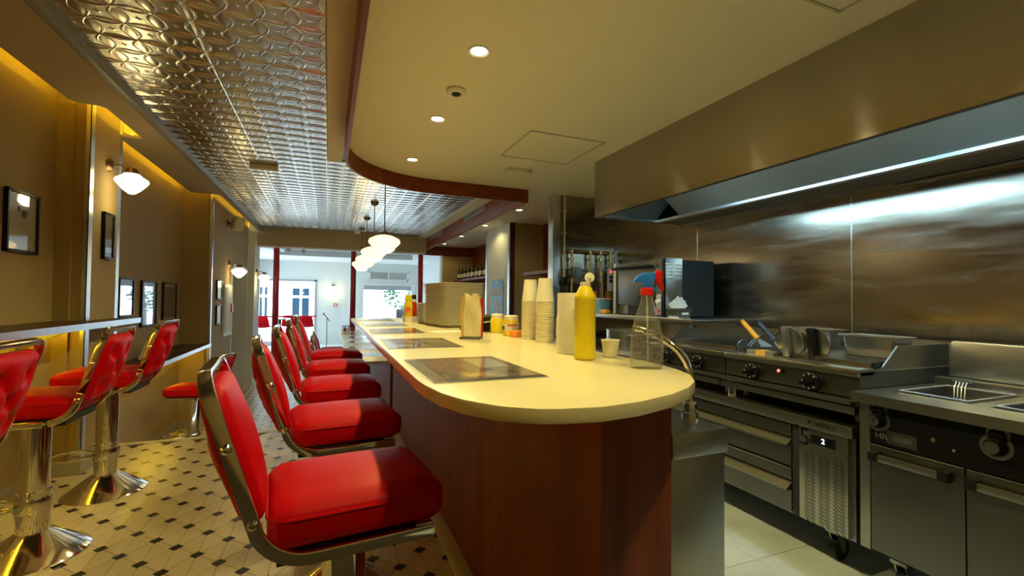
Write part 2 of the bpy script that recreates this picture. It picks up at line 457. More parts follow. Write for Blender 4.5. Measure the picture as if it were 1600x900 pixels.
MB().box(-2.40, -2.395, 13.06, 16.14, .56, 1.94).build('pane', 'glass', w3)
struct(MB().box(-2.2, 3.4, YNEAR-.15, YNEAR, -.2, ZT).build('wall_near', 'wall'))
# corner guards on the column and the projecting part
for n, (x, y, s) in enumerate(((-1.515, 3.92, 1), (-1.515, 4.42, -1), (-1.37, 6.73, 1))):
    z0 = 0.0 if n < 2 else LOW
    struct(MB().box(x-.002, x+.003, y-.003*s, y+.055*s, z0+.10, 2.58).box(x-.025, x+.003, y-.003*s, y+.001*s, z0+.10, 2.58).build('trim_%d' % (n+2), 'alu'))
# baseboards
def bb(name, pts, z, h=.10, t=.014, m='skirting'):
    o = MB()
    for (xa, ya), (xb, yb) in zip(pts[:-1], pts[1:]):
        o.box(min(xa, xb)-.0, max(xa, xb)+t, min(ya, yb)-t if ya == yb else min(ya, yb), max(ya, yb), z, z+h)
    return struct(o.build(name, m))
bb('baseboard_left', [(XL, 1.0), (XL, 3.90), (-1.515, 3.90), (-1.515, 4.435), (XL, 4.435), (XL, 4.6)], 0)
bb('baseboard_left_lower', [(XL, 4.6), (XL, 6.71), (-1.37, 6.71), (-1.37, 8.02)], LOW, .11)

# ---- ceilings
zc = 2.45
board = [(-1.215, YNEAR), (-1.215, 9.85), (-1.27, 9.85), (-1.27, 6.62), (-1.30, 6.58), (-1.54, 6.58), (-1.57, 6.55), (-1.57, 4.48), (-1.41, 4.48), (-1.405, 4.46),
         (-1.405, 3.84), (-1.43, 3.81), (-1.54, 3.79), (-1.57, 3.75), (-1.57, YNEAR)]
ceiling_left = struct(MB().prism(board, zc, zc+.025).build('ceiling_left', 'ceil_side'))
struct(MB().box(-1.235, -1.19, YNEAR, YBEAM, zc-.002, 2.508).build('trim_5', 'trim_grey', bevel=.004))
struct(MB().box(-2.0, 3.4, YNEAR-.1, 10.2, ZT, ZT+.06).build('ceiling_slab', 'ceil'))
ceiling = struct(MB().box(-1.235, 1.78, YNEAR, YBEAM, 2.512, 2.53).build('ceiling', 'trim_grey'))
struct(MB().box(-.03, .10, YNEAR, 4.65, 2.490, 2.511).box(1.77, 1.97, 4.52, YBEAM, 2.490, 2.511).build('ceiling_strip', 'ceil'))
# pressed-tin panels, 60 cm, relief of petals and bosses
NG = 200
def tin_h(x, y):
    c = .15; fx, fy = (x/c) % 1, (y/c) % 1
    dx = min(fx, 1-fx)*c; dy = min(fy, 1-fy)*c
    h = 0.
    wx = .024*sin(pi*fx); a = dy                      # petals lying along x
    for k, amp in ((1., 1.), (.45, .8)):
        d = abs(a-wx*k); h = max(h, amp*.0032*math.exp(-(d/.0026)**2))
    wy = .034*sin(pi*fy); a = dx                      # rounder petals along y
    d = abs(a-wy); h = max(h, .0034*math.exp(-(d/.0028)**2))
    if a < wy: h = max(h, .0024*(1-(a/max(wy, 1e-4))**2)*sin(pi*fy))
    r = math.hypot(dx, dy); h = max(h, .003*math.exp(-(r/.008)**2))
    ex, ey = abs(fx-.5)*c, abs(fy-.5)*c; r = math.hypot(ex, ey)
    h = max(h, .003*math.exp(-(r/.006)**2), .002*math.exp(-(min(ex, ey)/.0022)**2)*math.exp(-(r/.014)**2))
    return h
gv, gf = [], []
S = .5985
for j in range(NG+1):
    for i in range(NG+1):
        x, y = S*i/NG, S*j/NG
        e = min(x, y, S-x, S-y); edge = -.005*math.exp(-(e/.0035)**2)
        gv.append((x, y, -tin_h(x, y)-edge))
for j in range(NG):
    for i in range(NG):
        k = j*(NG+1)+i; gf.append((k, k+NG+1, k+NG+2, k+1))
tin_me = bpy.data.meshes.new('tin_panel'); tin_me.from_pydata(gv, [], gf); tin_me.polygons.foreach_set('use_smooth', [True]*len(gf)); tin_me.materials.append(MATS['tin'])
for i in range(5):
    for j in range(-4, 12):
        y = 2.85+.6*j
        if i > 1 and y < 4.6: continue
        if y+.6 > 9.9: continue
        o = bpy.data.objects.new('tin_panel', tin_me); COL.objects.link(o); o.parent = ceiling; o.location = (-1.23+.6*i, y, 2.5)
# soffit over the counter and kitchen, with its rounded corner, and its wood band
R_ = .86; zs, zb = 2.38, 2.24
inner = [(.118, YNEAR)] + [(.118, 3.62)] + arc(.118+R_, 3.62, R_, pi, pi/2, 14)[1:] + [(1.985, 3.62+R_)]
band_path = [(x, y) for x, y in inner]
soff = inner[:-1] + [(1.985, 3.62+R_), (1.985, 10.32), (3.3, 10.32), (3.3, YNEAR)]
soffit = struct(MB().prism(soff, zs, zs+.02).build('ceiling_soffit', 'ceil'))
t_ = .022
outer = [(.118-t_, YNEAR), (.118-t_, 3.62)] + arc(.118+R_, 3.62, R_+t_, pi, pi/2, 14)[1:] + [(1.985, 3.62+R_+t_)]
struct(MB().prism(inner+outer[::-1], zb, 2.512).build('trim_6', 'mahogany_h'))
fascia = struct(MB().box(1.963, 1.985, 3.62+R_+t_, 10.32, zb, 2.512).build('trim_7', 'mahogany_h'))
struct(MB().box(1.985, 3.2, 10.30, 10.32, zb-.07, 2.40).build('trim_8', 'mahogany_x'))
# beam and front-room ceiling
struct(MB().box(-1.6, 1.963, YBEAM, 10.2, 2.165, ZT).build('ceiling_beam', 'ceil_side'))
struct(MB().box(-2.5, 3.4, 10.2, YFAR, 2.40, 2.46).box(-2.5, 3.4, 10.2, 10.3, 2.40, ZT).build('ceiling_front', 'ceil_white'))
struct(MB().box(-1.3, 2.2, 13.0, 13.25, 2.26, 2.40).box(-1.3, -1.05, 11.2, 13.0, 2.33, 2.40).build('ceiling_front_beam', 'ceil_white'))
# ---- far wall with its window and glass doors
wf = MB()
wx0, wx1, wz0, wz1 = -2.16, -.37, LOW+.08, 1.77
dx0, dx1, dz1 = 1.12, 2.97, 1.62
wf.box(-2.6, wx0, YFAR, YFAR+.2, LOW-.2, ZT).box(wx1, dx0, YFAR, YFAR+.2, LOW-.2, ZT).box(dx1, 3.6, YFAR, YFAR+.2, LOW-.2, ZT)
wf.box(wx0, wx1, YFAR, YFAR+.2, wz1, ZT).box(wx0, wx1, YFAR, YFAR+.2, LOW-.2, wz0).box(dx0, dx1, YFAR, YFAR+.2, dz1, ZT)
struct(wf.build('wall_far', 'wall_white'))
w1 = struct(MB().box(wx0, wx0+.06, YFAR-.03, YFAR+.1, wz0, wz1).box(wx1-.06, wx1, YFAR-.03, YFAR+.1, wz0, wz1).box(wx0, wx1, YFAR-.03, YFAR+.1, wz1-.06, wz1).box(wx0, wx1, YFAR-.03, YFAR+.1, wz0, wz0+.06)
            .build('window_1', 'frame_grey'))
MB().box(wx0+.06, wx1-.06, YFAR+.03, YFAR+.036, wz0+.06, wz1-.06).build('pane', 'glass', w1)
MB().box(wx0, wx1, YFAR-.06, YFAR-.02, .50, .55).build('red_rail', 'red_pole', w1)
d2 = struct(MB().box(dx0, dx0+.05, YFAR-.02, YFAR+.1, LOW, dz1).box(dx1-.14, dx1, YFAR-.04, YFAR+.1, LOW, dz1+.08).box(dx0-.1, dx1, YFAR-.06, YFAR+.1, dz1, dz1+.05).build('door_2', 'white_paint'))
MB().box(dx0+.05, dx1-.14, YFAR-.01, YFAR+.06, dz1-.16, dz1).build('door_head', 'frame_grey', d2)
for a, b in ((dx0+.06, 1.95), (1.98, dx1-.15)):
    lf = MB().box(a, b, YFAR+.02, YFAR+.03, LOW+.02, dz1-.17).build('door_pane', 'glass', d2)
for x in (1.90, 2.03):
    MB().cyl((x, YFAR-.05, .2), (x, YFAR-.05, 1.1), .016).build('door_handle', 'alu', d2, smooth=True)
w2 = struct(MB().box(1.33, 2.72, YFAR-.05, YFAR, 1.80, 1.85).box(1.33, 2.72, YFAR-.05, YFAR, 2.10, 2.15).box(1.33, 1.38, YFAR-.05, YFAR, 1.80, 2.15).box(2.67, 2.72, YFAR-.05, YFAR, 1.80, 2.15).box(2.0, 2.03, YFAR-.05, YFAR, 1.8, 2.15).build('window_2', 'white_paint'))
MB().box(1.36, 2.69, YFAR-.02, YFAR-.01, 1.83, 2.12).build('pane', 'grille', w2)
# ---- right-hand walls beyond the kitchen
struct(MB().box(XW, XW+.2, YNEAR-.1, 4.66, -.2, ZT).build('wall_right', 'steel_dark'))
struct(MB().box(3.2, 3.4, 4.56, YFAR, LOW-.2, ZT).build('wall_right_far', 'wall_white'))
struct(MB().box(2.33, XW+.1, YK, YK+.10, -.2, zs).build('wall_kitchen_end', 'steel_dark'))
struct(MB().box(2.325, 2.42, YK-.012, YK+.11, 0, zs).build('trim_9', 'alu', bevel=.004))
struct(MB().box(3.16, 3.2, 4.66, 10.3, LOW, zs).build('wall_back_bar', 'mahogany_x'))
struct(MB().box(2.67, 3.2, 6.52, 6.56, LOW, zs).build('wall_back_bar_return', 'wall'))
struct(MB().box(2.60, 3.2, 6.56, 7.69, LOW, zs).build('wall_back_bar_column', 'wall_white'))
struct(MB().box(2.595, 2.67, 6.515, 6.56, LOW, zs).build('trim_10', 'dark_wood'))
struct(MB().box(2.594, 2.60, 6.56, 6.62, LOW, zs).box(2.594, 2.60, 7.63, 7.695, LOW, zs).build('trim_11', 'alu'))
struct(MB().box(2.43, 3.2, 10.32, 10.42, LOW, 2.2).build('wall_partition', 'wall'))
struct(MB().box(2.40, 2.43, 10.30, 10.45, LOW, 2.2).build('trim_12', 'white_paint'))
# ---- stainless cladding, sheet by sheet
for (a, b) in ((3.243, 4.555), (1.911, 3.237), (.58, 1.905), (-.75, .574), (-1.6, -.756)):
    brush_uv(struct(MB().box(XW-.006, XW, a, b, .3, zs).build('wall_panel', 'steel_wall', bpy.data.objects['wall_right'])), 1, 2)
for y in (3.240, 1.908, .577, -.753):
    MB().box(XW-.0085, XW, y-.0028, y+.0028, .3, zs).build('panel_joint', 'alu', bpy.data.objects['wall_right'])
for (a, b) in ((2.425, 3.14),):
    brush_uv(struct(MB().box(a, b, YK-.008, YK, .3, zs).build('wall_panel', 'steel_wall', bpy.data.objects['wall_kitchen_end'])), 0, 2)
# ---- outside
struct(MB().box(-30, 30, YFAR+.2, 45, LOW-.25, LOW-.1).build('street', 'asphalt'))
fac = thing('street_facade', 'pale building facade across the street outside the window', 'building', (-2, 32, LOW-.1))
MB().box(-9, 2.2, 32, 34, LOW-.1, 12).build('wall', 'facade', fac)
for (x, zz, ww, hh) in ((-3.71, -.3, .55, 2.1), (-1.61, -.3, 1.1, 2.05), (-6.4, -.3, 1.1, 2.05), (-3.7, 4, 1.0, 1.8), (-1.6, 4, 1.1, 1.8)):
    wn = MB().box(x-ww/2-.04, x+ww/2+.04, 31.9, 32, zz-.04, zz+hh+.04).build('window', 'white_paint', fac)
    for s in (-1, 1):
        for (za, zb_) in ((0, .70), (.74, 1)):
            MB().box(x+s*ww/4-ww/4+.07, x+s*ww/4+ww/4-.07, 31.87, 31.9, zz+hh*za+.04, zz+hh*zb_-.04).build('pane', 'facade_glass', wn)

# ================================================================== COUNTER
out = [(.205, 4.57), (.205, 1.12), (.209, 1.05), (.225, .948), (.252, .874), (.300, .80), (.359, .757), (.404, .742), (.479, .731), (.576, .743),
       (.689, .78), (.78, .828), (.854, .887), (.915, .965), (.952, 1.06), (.968, 1.15), (.97, 1.25), (.968, 4.57)]
cn = thing('diner_counter', 'long cream-topped diner counter with dark mahogany front and rounded end', 'counter', (.59, 2.7, 0))
MB().prism(out, .970, 1.0).build('counter_top', 'laminate', cn, bevel=.004)
MB().box(XF, .62, .935, 4.56, .0, .970).build('front_panel', 'mahogany', cn)
MB().box(XF, .805, .915, .935, .0, .970).build('end_panel', 'mahogany', cn)
MB().box(.62, .80, .935, 4.56, .0, .969).box(.80, .94, 1.62, 4.56, .08, .965).build('carcass', 'steel_dark', cn)
struct(MB().box(.532, XF, .93, 4.56, 0, .018).build('baseboard_counter', 'plinth', bevel=.003))
# hand sink let into the counter's kitchen side
sk = thing('hand_sink', 'stainless steel hand sink box with round basin and curved tap beside the counter end', 'sink', (.9, 1.2, 0))
MB().box(.806, .985, .917, 1.60, .0, .80).build('cabinet', 'steel', sk, bevel=.003)
rim = MB().box(.806, .992, .912, 1.60, .80, .863)
rim.build('rim', 'steel', sk, bevel=.003)
bc = (.83, 1.13)
MB().lathe([(.115, .8640), (.112, .8655), (.100, .8650), (.095, .860)], 32, (bc[0], bc[1], 0), close=False).build('basin_edge', 'steel', sk, smooth=True)
MB().lathe([(.105, .8645), (.06, .8643), (.0, .8642)], 32, (bc[0], bc[1], 0), close=False).build('basin', 'black_matte', sk, smooth=True)
fx, fy = .972, 1.03
tap = [(fx, fy, .86+.02*i) for i in range(7)]
tc = (fx, fy)
for i in range(1, 15):
    a = i/14*1.35
    tap.append((fx-.19*(1-cos(a))*.55, fy+.19*(1-cos(a))*.95, .98+.135*sin(a)))
tp = MB().tube(tap, .0105, 12).build('tap', 'chrome', sk, smooth=True)
MB().lathe([(.024, .863), (.024, .878), (.016, .884), (.020, .892), (.020, .905), (.013, .912)], 8, (fx, fy, 0)).build('tap_collar', 'chrome', tp)

# lower counter on the far floor level
lc = thing('diner_counter', 'low white counter beyond the step under the pendant lamps', 'counter', (.58, 7.0, LOW))
MB().box(.20, .95, 4.75, 9.3, .53, .56).build('counter_top', 'laminate_white', lc, bevel=.004)
MB().box(.60, .62, 4.76, 9.28, LOW, .53).build('front_panel', 'mahogany', lc)
MB().box(.62, .94, 4.76, 9.28, LOW, .529).build('carcass', 'steel_dark', lc)

# menus
def menu(x, y, z, rz, label, group='laminated menus on the counters'):
    t = thing('menu_placemat', label, 'menu', (x, y, z), rz, group, local=True)
    MB().box(-.151, .151, -.218, .218, .0006, .0016).build('laminate_sleeve', 'white_plastic', t)
    MB().box(-.115, .148, -.215, .215, .0016, .0022).build('printed_sheet', 'menu_print', t)
    MB().box(-.148, -.116, -.215, .215, .0016, .0021).build('pale_margin', 'menu_pale', t)
    MB().box(-.115, .148, -.215, -.185, .0022, .0024).build('dark_border', 'black', t)
    for (a, b, c, d) in ((-.10, -.04, .04, .19), (-.03, .02, .08, .20), (-.10, -.02, -.06, .02)):
        MB().box(a, b, c, d, .0022, .0024).build('dish_photo', 'menu_photo_brown', t)
    MB().box(.03, .12, -.02, .17, .0022, .0025).build('text_block', 'menu_pale', t)
    MB().box(-.05, .03, -.16, -.10, .0022, .0025).build('plate_photo', 'menu_photo', t)
    return t
menu(.378, 1.265, 1.0, .01, 'laminated photo menu lying on the rounded end of the counter')
menu(.375, 2.02, 1.0, -.03, 'laminated photo menu beside the napkin dispenser on the counter')
menu(.375, 2.78, 1.0, -.03, 'laminated photo menu between the napkin dispenser and the tray stack')
menu(.385, 3.47, 1.0, .0, 'laminated photo menu beside the tray stack on the counter')
menu(.385, 4.18, 1.0, .0, 'laminated photo menu at the far square end of the counter')
for k in range(5):
    menu(.44, 5.3+.78*k, .56, pi/2, 'laminated photo menu on the low white counter')

# ================================================================== STOOLS
FW_ = .168
def stool_proto():
    t = thing('bar_stool', 'proto', 'stool', (0, 0, 0), 0, None, local=True)
    base = MB().lathe([(.205, 0), (.205, .006), (.198, .014), (.150, .048), (.085, .098), (.064, .112), (.060, .115)], 40)
    base.build('base', 'chrome', t, smooth=True)
    MB().lathe([(.058, .09), (.058, .28), (.061, .282), (.061, .30), (.053, .302), (.053, .615)], 32).build('pole', 'chrome', t, smooth=True)
    # foot ring: looped plate reaching forward
    loop = [(.05, -.055, .235), (.13, -.105, .235), (.21, -.10, .235), (.265, -.05, .235), (.275, 0, .235), (.265, .05, .235), (.21, .10, .235), (.13, .105, .235), (.05, .055, .235)]
    pts = []
    for a, b in zip(loop[:-1], loop[1:]):
        for k in range(4): pts.append(tuple(Vector(a).lerp(Vector(b), k/4)))
    pts.append(loop[-1])
    fr = MB().sweep(pts, [(-.013, -.007), (.013, -.007), (.013, .007), (-.013, .007)])
    fr.sweep([(.055, -.03, .235), (.12, -.045, .235), (.165, -.03, .235), (.175, 0, .235), (.165, .03, .235), (.12, .045, .235), (.055, .03, .235)], [(-.008, -.006), (.008, -.006), (.008, .006), (-.008, .006)])
    fr.lathe([(.066, .205), (.066, .27)], 24)
    fr.build('foot_ring', 'chrome', t, bevel=.002)
    # seat cushion with welt
    def puff(p, u):
        if u.z > 0: p.z += .016*(1-u.x**2)*(1-u.y**2)
        p.x *= 1+.02*(1-u.z**2); p.y *= 1+.02*(1-u.z**2)
        p.z += .693; p.x += .018; return p
    roundbox(.195, .166, .050, .034, 12, puff).build('seat', 'red_vinyl', t, smooth=True, angle=80)
    sq = [(x+.018, y) for x, y in [(.195-.045+.045*cos(a), .166-.045+.045*sin(a)) for a in [i*pi/12 for i in range(7)]]]
    full = sq + [(-x+.036, y) for x, y in sq[::-1]] + [(-x+.036, -y) for x, y in sq] + [(x, -y) for x, y in sq[::-1]]
    MB().tube([((x-.018)*1.012+.018, y*1.012, .716) for x, y in full], .0045, 6, True).build('welt', 'red_vinyl', t, smooth=True)
    MB().box(-.16, .17, -.15, .15, .615, .645).build('seat_plate', 'black_matte', t)
    # continuous flat chrome frame
    side = [(.185, FW_, .630), (.06, FW_, .630), (-.09, FW_, .630)]
    c = (-.09, .75); 
    for i in range(1, 8):
        a = i/8*rad(73); side.append((-.09-.12*sin(a), FW_, .750-.12*cos(a)))
    d = Vector((-sin(rad(17)), 0, cos(rad(17)))); p0 = Vector(side[-1])
    for L in (.06, .13, .20, .26, .305): side.append(tuple(p0+d*L))
    pe = Vector(side[-1]); top = []
    for i in range(1, 8):
        a = i/7*pi/2; q = pe+d*(.05*sin(a)); top.append((q.x, FW_-.05*(1-cos(a)), q.z))
    half = side+top
    path = half + [(x, -y, z) for x, y, z in half[::-1]]
    fr = MB()
    # keep the flat of the bar facing sideways on the legs and outwards over the top
    V = [Vector(p) for p in path]; n = len(V); vs = []
    for i in range(n):
        a = V[max(i-1, 0)]; b = V[min(i+1, n-1)]; tg = (b-a).normalized()
        yv = Vector((0, 1, 0)); nrm = Vector((cos(rad(17)), 0, sin(rad(17))))
        if i < 3 or i >= n-3: nrm = Vector((0, 0, 1))
        elif i < 11 or i >= n-11: nrm = tg.cross(yv).normalized()
        wdt = nrm-tg*nrm.dot(tg); wdt.normalize(); th = tg.cross(wdt).normalized()
        for q in ((-.014, -.007), (.014, -.007), (.014, .007), (-.014, .007)): vs.append(V[i]+wdt*q[0]+th*q[1])
    fs = []
    for i in range(n-1):
        for j in range(4): fs.append((i*4+j, i*4+(j+1) % 4, (i+1)*4+(j+1) % 4, (i+1)*4+j))
    fs += [(3, 2, 1, 0), tuple((n-1)*4+j for j in range(4))]
    fr.add(vs, fs); frame = fr.build('back_frame', 'chrome', t, bevel=.003)
    # backrest: smooth in front, buttoned behind
    ang = rad(17); ax = Vector((cos(ang), 0, sin(ang))); az = Vector((-sin(ang), 0, cos(ang)))
    bcen = Vector((-.247, 0, .858)); HZ = .156
    btn = [(y, z) for z, ys in ((-.08, (-.075, .075)), (0, (0,)), (.08, (-.075, .075))) for y in ys]
    def shape(p, u):
        s = 1-.10*max(0, -u.z)**2 - .16*max(0, u.z)**3
        y = p.y*s; z = p.z; x = p.x
        bul = (1-u.y**2)*(1-u.z**2)
        if u.x > 0: x += .018*bul
        else:
            x -= .028*bul
            for by, bz in btn:
                r = math.hypot(y-by, z-bz); x += .022*math.exp(-(r/.028)**2)
            for by, bz in btn:
                for cy, cz in btn:
                    if (by, bz) < (cy, cz) and math.hypot(by-cy, bz-cz) < .15:
                        e = Vector((cy-by, cz-bz)); f = Vector((y-by, z-bz)); tt = max(0, min(1, f.dot(e)/e.length_squared))
                        x += .009*math.exp(-((f-e*tt).length/.012)**2)
        return bcen + ax*x + Vector((0, y, 0)) + az*z
    roundbox(.024, .152, HZ, .022, 26, shape).build('backrest', 'red_vinyl', t, smooth=True, angle=80)
    for sy in (-1, 1):
        for L in (.03, .20):
            q = p0+d*L
            MB().lathe([(.011, 0), (.011, .002), (.006, .006), (0, .0065)], 10, (q.x, sy*(FW_+.007), q.z), Matrix.Rotation(-sy*pi/2, 3, 'X')).build('bolt', 'chrome', frame, smooth=True)
    MB().box(.14, .18, -FW_-.008, -FW_+.01, .648, .652).build('trim_clip', 'alu', t)
    return t
st = stool_proto()
names = ['rounded end', '', '', '', 'far end']
RS = [((.052, 1.275), .10, 'red vinyl counter stool nearest the rounded counter end, beside the first menu'),
      ((.052, 1.995), .12, 'red vinyl counter stool, second from the rounded counter end'),
      ((.055, 2.70), .05, 'red vinyl counter stool, third from the rounded counter end'),
      ((.055, 3.42), .06, 'red vinyl counter stool, fourth from the rounded counter end'),
      ((.055, 4.15), .03, 'red vinyl counter stool, fifth from the rounded counter end, before the step')]
for i, ((x, y), rz, lb) in enumerate(RS):
    if i == 0: st.location = (x, y, 0); st.rotation_euler = (0, 0, rz); tag(st, lb, 'stool', 'stools along the counter')
    else: dup(st, (x, y, 0), rz, lb, 'stools along the counter')
for x, y, rz in ((.07, 6.85, .05), (.07, 7.75, .1), (.07, 8.65, .05)):
    dup(st, (x, y, LOW), rz, 'red vinyl stool at the low white counter', 'stools at the low counter')
for (x, y, z, rz, lb) in ((-1.235, 1.96, 0, pi+.05, 'red buttoned-back stool at the raised wall ledge, furthest from the column'),
                          (-1.235, 2.777, 0, pi+.02, 'red buttoned-back stool at the wall ledge, middle of the three'),
                          (-1.235, 3.515, 0, pi-.02, 'red buttoned-back stool at the wall ledge beside the column'),
                          (-1.225, 5.45, LOW, pi-.25, 'red buttoned-back stool at the lower wall ledge past the step')):
    dup(st, (x, y, z), rz, lb, 'stools along the wall ledges')

# ================================================================== WALL LEDGES
def ledge(y0, y1, z, label, led):
    t = thing('wall_ledge', label, 'bar ledge', (-1.55, (y0+y1)/2, z-.04))
    MB().box(XL+.001, -1.353, y0, y1, z-.035, z).build('ledge_top', 'dark_wood', t, bevel=.002)
    MB().box(-1.353, -1.345, y0, y1, z-.036, z+.002).build('metal_edge', 'alu', t)
    MB().box(-1.64, -1.62, y0+.02, y1-.02, z-.05, z-.035).build('light_strip', led, t)
    for k in range(int((y1-y0)/.7)):
        yy = y0+.35+.7*k
        if abs(yy-4.17) < .35: yy = 3.7
        MB().prism([(XL+.001, z-.035), (-1.42, z-.035), (XL+.001, z-.16)], yy-.012, yy+.012, 'y').build('bracket', 'steel_dark', t)
ledge(.4, 4.36, 1.02, 'dark wooden wall ledge with metal edge running past the column', 'led_amber')
ledge(4.75, 6.70, .60, 'short dark wooden wall ledge beyond the step, below the framed pictures', 'led_amber')
# amber light in the cove above the ceiling board
def cove(y0, y1, x, label):
    o = MB().box(x, x+.02, y0, y1, 2.477, 2.489).build('cove_light', 'led_amber'); tag(o, label, 'light strip', 'amber strips hidden above the ceiling edge')
cove(.2, 3.74, -1.50, 'amber light strip above the ceiling edge before the column')
cove(3.86, 4.44, -1.37, 'amber light strip above the ceiling edge at the column')
cove(4.52, 6.52, -1.50, 'amber light strip above the ceiling edge over the framed pictures')
cove(6.66, 9.8, -1.235, 'amber light strip above the ceiling edge over the wall speaker')

# ================================================================== WALL LAMPS, PICTURES
def sconce(x, y, z, label, power):
    t = thing('wall_lamp', label, 'lamp', (x, y, z), 0, 'schoolhouse wall lamps')
    MB().lathe([(.0, .030), (.025, .028), (.045, .018), (.055, .0)][::-1], 24, (x, y, z), Matrix.Rotation(pi/2, 3, 'Y')).build('wall_plate', 'bronze', t, smooth=True)
    MB().tube([(x+.02, y, z), (x+.06, y, z+.005), (x+.11, y, z-.005), (x+.135, y, z-.015)], .006, 8).build('arm', 'bronze', t, smooth=True)
    c = (x+.14, y, z-.02)
    MB().lathe([(.012, .012), (.030, .004), (.042, -.020), (.050, -.030), (.050, -.036)], 24, c).build('gallery', 'bronze', t, smooth=True)
    MB().lathe([(.046, -.034), (.060, -.050), (.100, -.078), (.104, -.092), (.085, -.120), (.050, -.160), (.020, -.184), (.0, -.188)], 28, c).build('glass_shade', 'lamp_sconce', t, smooth=True)
    point('wall_lamp_light', (x+.14, y-.0, z-.30), power, WARM, .05)
sconce(-1.515, 4.20, 2.155, 'schoolhouse wall lamp on the column above the black picture frame', 1.4)
sconce(-1.37, 7.77, 1.67, 'schoolhouse wall lamp above the white wall cabinet', 1.3)
sconce(-1.27, 9.75, 1.66, 'schoolhouse wall lamp on the white pier beyond the grey door', 1.3)

def frame(x, y0, y1, z0, z1, content, label, fm='black', fw=.018, mount=None):
    t = thing('picture_frame', label, 'picture', (x, (y0+y1)/2, z0), 0, None)
    MB().box(x, x+.022, y0, y0+fw, z0, z1).box(x, x+.022, y1-fw, y1, z0, z1).box(x, x+.022, y0, y1, z0, z0+fw).box(x, x+.022, y0, y1, z1-fw, z1).build('frame', fm, t, bevel=.002)
    if mount: MB().box(x, x+.008, y0+fw, y1-fw, z0+fw, z1-fw).build('mount', mount, t)
    g = .05 if mount else fw
    sh = MB().box(x+.001, x+(.010 if mount else .012), y0+g, y1-g, z0+g, z1-g).build('print', content, t)
    MB().box(x+.014, x+.016, y0+fw, y1-fw, z0+fw, z1-fw).build('glass', 'glass', t)
    return t, sh
t, sh = frame(XL, 3.385, 3.69, 1.435, 1.795, 'newsprint', 'black-framed newspaper page with two portraits on the wall above the ledge')
for (yy, zz, r) in ((3.50, 1.69, .016), (3.55, 1.665, .024)):
    MB().lathe([(r, 0), (r, .001)], 16, (XL+.0125, yy, zz), Matrix.Rotation(pi/2, 3, 'Y')).build('portrait', 'black_matte', t)
for k in range(4):
    MB().box(XL+.012, XL+.0128, 3.41, 3.60-.02*(k % 2), 1.755-.012*k, 1.759-.012*k).build('headline', 'black_matte', t)
frame(-1.515, 4.115, 4.28, 1.455, 1.795, 'picture_dark', 'narrow black-framed picture on the column under the wall lamp')
frame(XL, 4.88, 5.20, 1.0, 1.345, 'picture_dark', 'black-framed picture nearest the column in the lower recess, glass bright with reflections')
frame(XL, 5.40, 5.82, .885, 1.337, 'picture_dark', 'black-framed picture between the other two in the lower recess')
frame(XL, 6.02, 6.48, .893, 1.337, 'picture_dark', 'black-framed picture with pale mount, last in the lower recess', mount='poster_pale')
frame(-1.37, 7.0, 7.28, 1.15, 1.405, 'label_cream', 'small black frame above a twin on the projecting wall', fw=.014)
frame(-1.37, 7.0, 7.28, .815, 1.07, 'label_cream', 'small black frame below a twin on the projecting wall', fw=.014)
wc = thing('wall_cabinet', 'white wall cabinet with a small red box beside the grey door', 'cabinet', (-1.37, 7.72, .62))
MB().box(-1.37, -1.345, 7.43, 8.0, .62, 1.36).build('frame', 'white_paint', wc, bevel=.003)
MB().box(-1.345, -1.338, 7.47, 7.97, .68, 1.32).build('door', 'wall_white', wc)
MB().box(-1.338, -1.32, 7.83, 7.93, .96, 1.08).build('call_point', 'wallbox_red', wc)
sp = thing('wall_speaker', 'beige box loudspeaker on a bracket high on the wall', 'speaker', (-1.25, 7.65, 2.2))
Ms = Matrix.Rotation(rad(35), 3, 'Z') @ Matrix.Rotation(rad(10), 3, 'Y')
MB().obox((-1.24, 7.62, 2.245), (.13, .15, .19), Ms).build('box', 'beige_plastic', sp, bevel=.012)
MB().obox(Vector((-1.24, 7.62, 2.245)) + Ms @ Vector((0, -.078, 0)), (.11, .004, .17), Ms).build('grille', 'cream_plastic', sp)
MB().cyl((-1.37, 7.66, 2.245), (-1.28, 7.64, 2.245), .014).box(-1.372, -1.36, 7.62, 7.70, 2.2, 2.29).build('bracket', 'black', sp)

# ================================================================== CEILING FITTINGS
def downlight(x, y, z, label, power, group):
    t = thing('downlight', label, 'ceiling light', (x, y, z-.012), 0, group)
    MB().lathe([(.036, -.002), (.048, -.008), (.053, -.004), (.053, 0)], 28, (x, y, z), close=False).build('ring', 'white_plastic', t, smooth=True)
    MB().lathe([(.038, -.003), (.0, -.003)], 24, (x, y, z), close=False).build('lens', 'lamp_downlight', t)
    spot('downlight_beam', (x, y, z-.02), power, WARM, 152, .4, .03)
PW = 39
for y, lb in ((2.05, 'downlight in the soffit before the smoke detector'), (2.94, 'downlight in the soffit just past the smoke detector'), (3.90, 'downlight in the soffit by the rounded corner'),
              (1.15, 'downlight in the soffit over the rounded counter end'), (.25, 'downlight in the soffit behind the counter end')):
    downlight(.645, y, zs, lb, PW, 'downlights over the counter')
for k, y in enumerate((5.545, 6.956, 8.37, 9.735)):
    downlight(2.33, y, zs, 'downlight in the far soffit, %s from the kitchen post' % ('first', 'second', 'third', 'fourth')[k], 7, 'downlights over the back bar')
sm = thing('smoke_detector', 'round smoke detector base on the soffit between two downlights', 'detector', (.652, 2.494, zs-.03))
MB().lathe([(.058, 0), (.058, -.012), (.048, -.022), (.03, -.024), (.03, -.016), (0, -.016)], 28, (.652, 2.494, zs)).build('body', 'cream_plastic', sm, smooth=True)
MB().lathe([(.026, -.018), (.02, -.03), (0, -.032)], 12, (.652, 2.494, zs)).build('contacts', 'black_matte', sm)
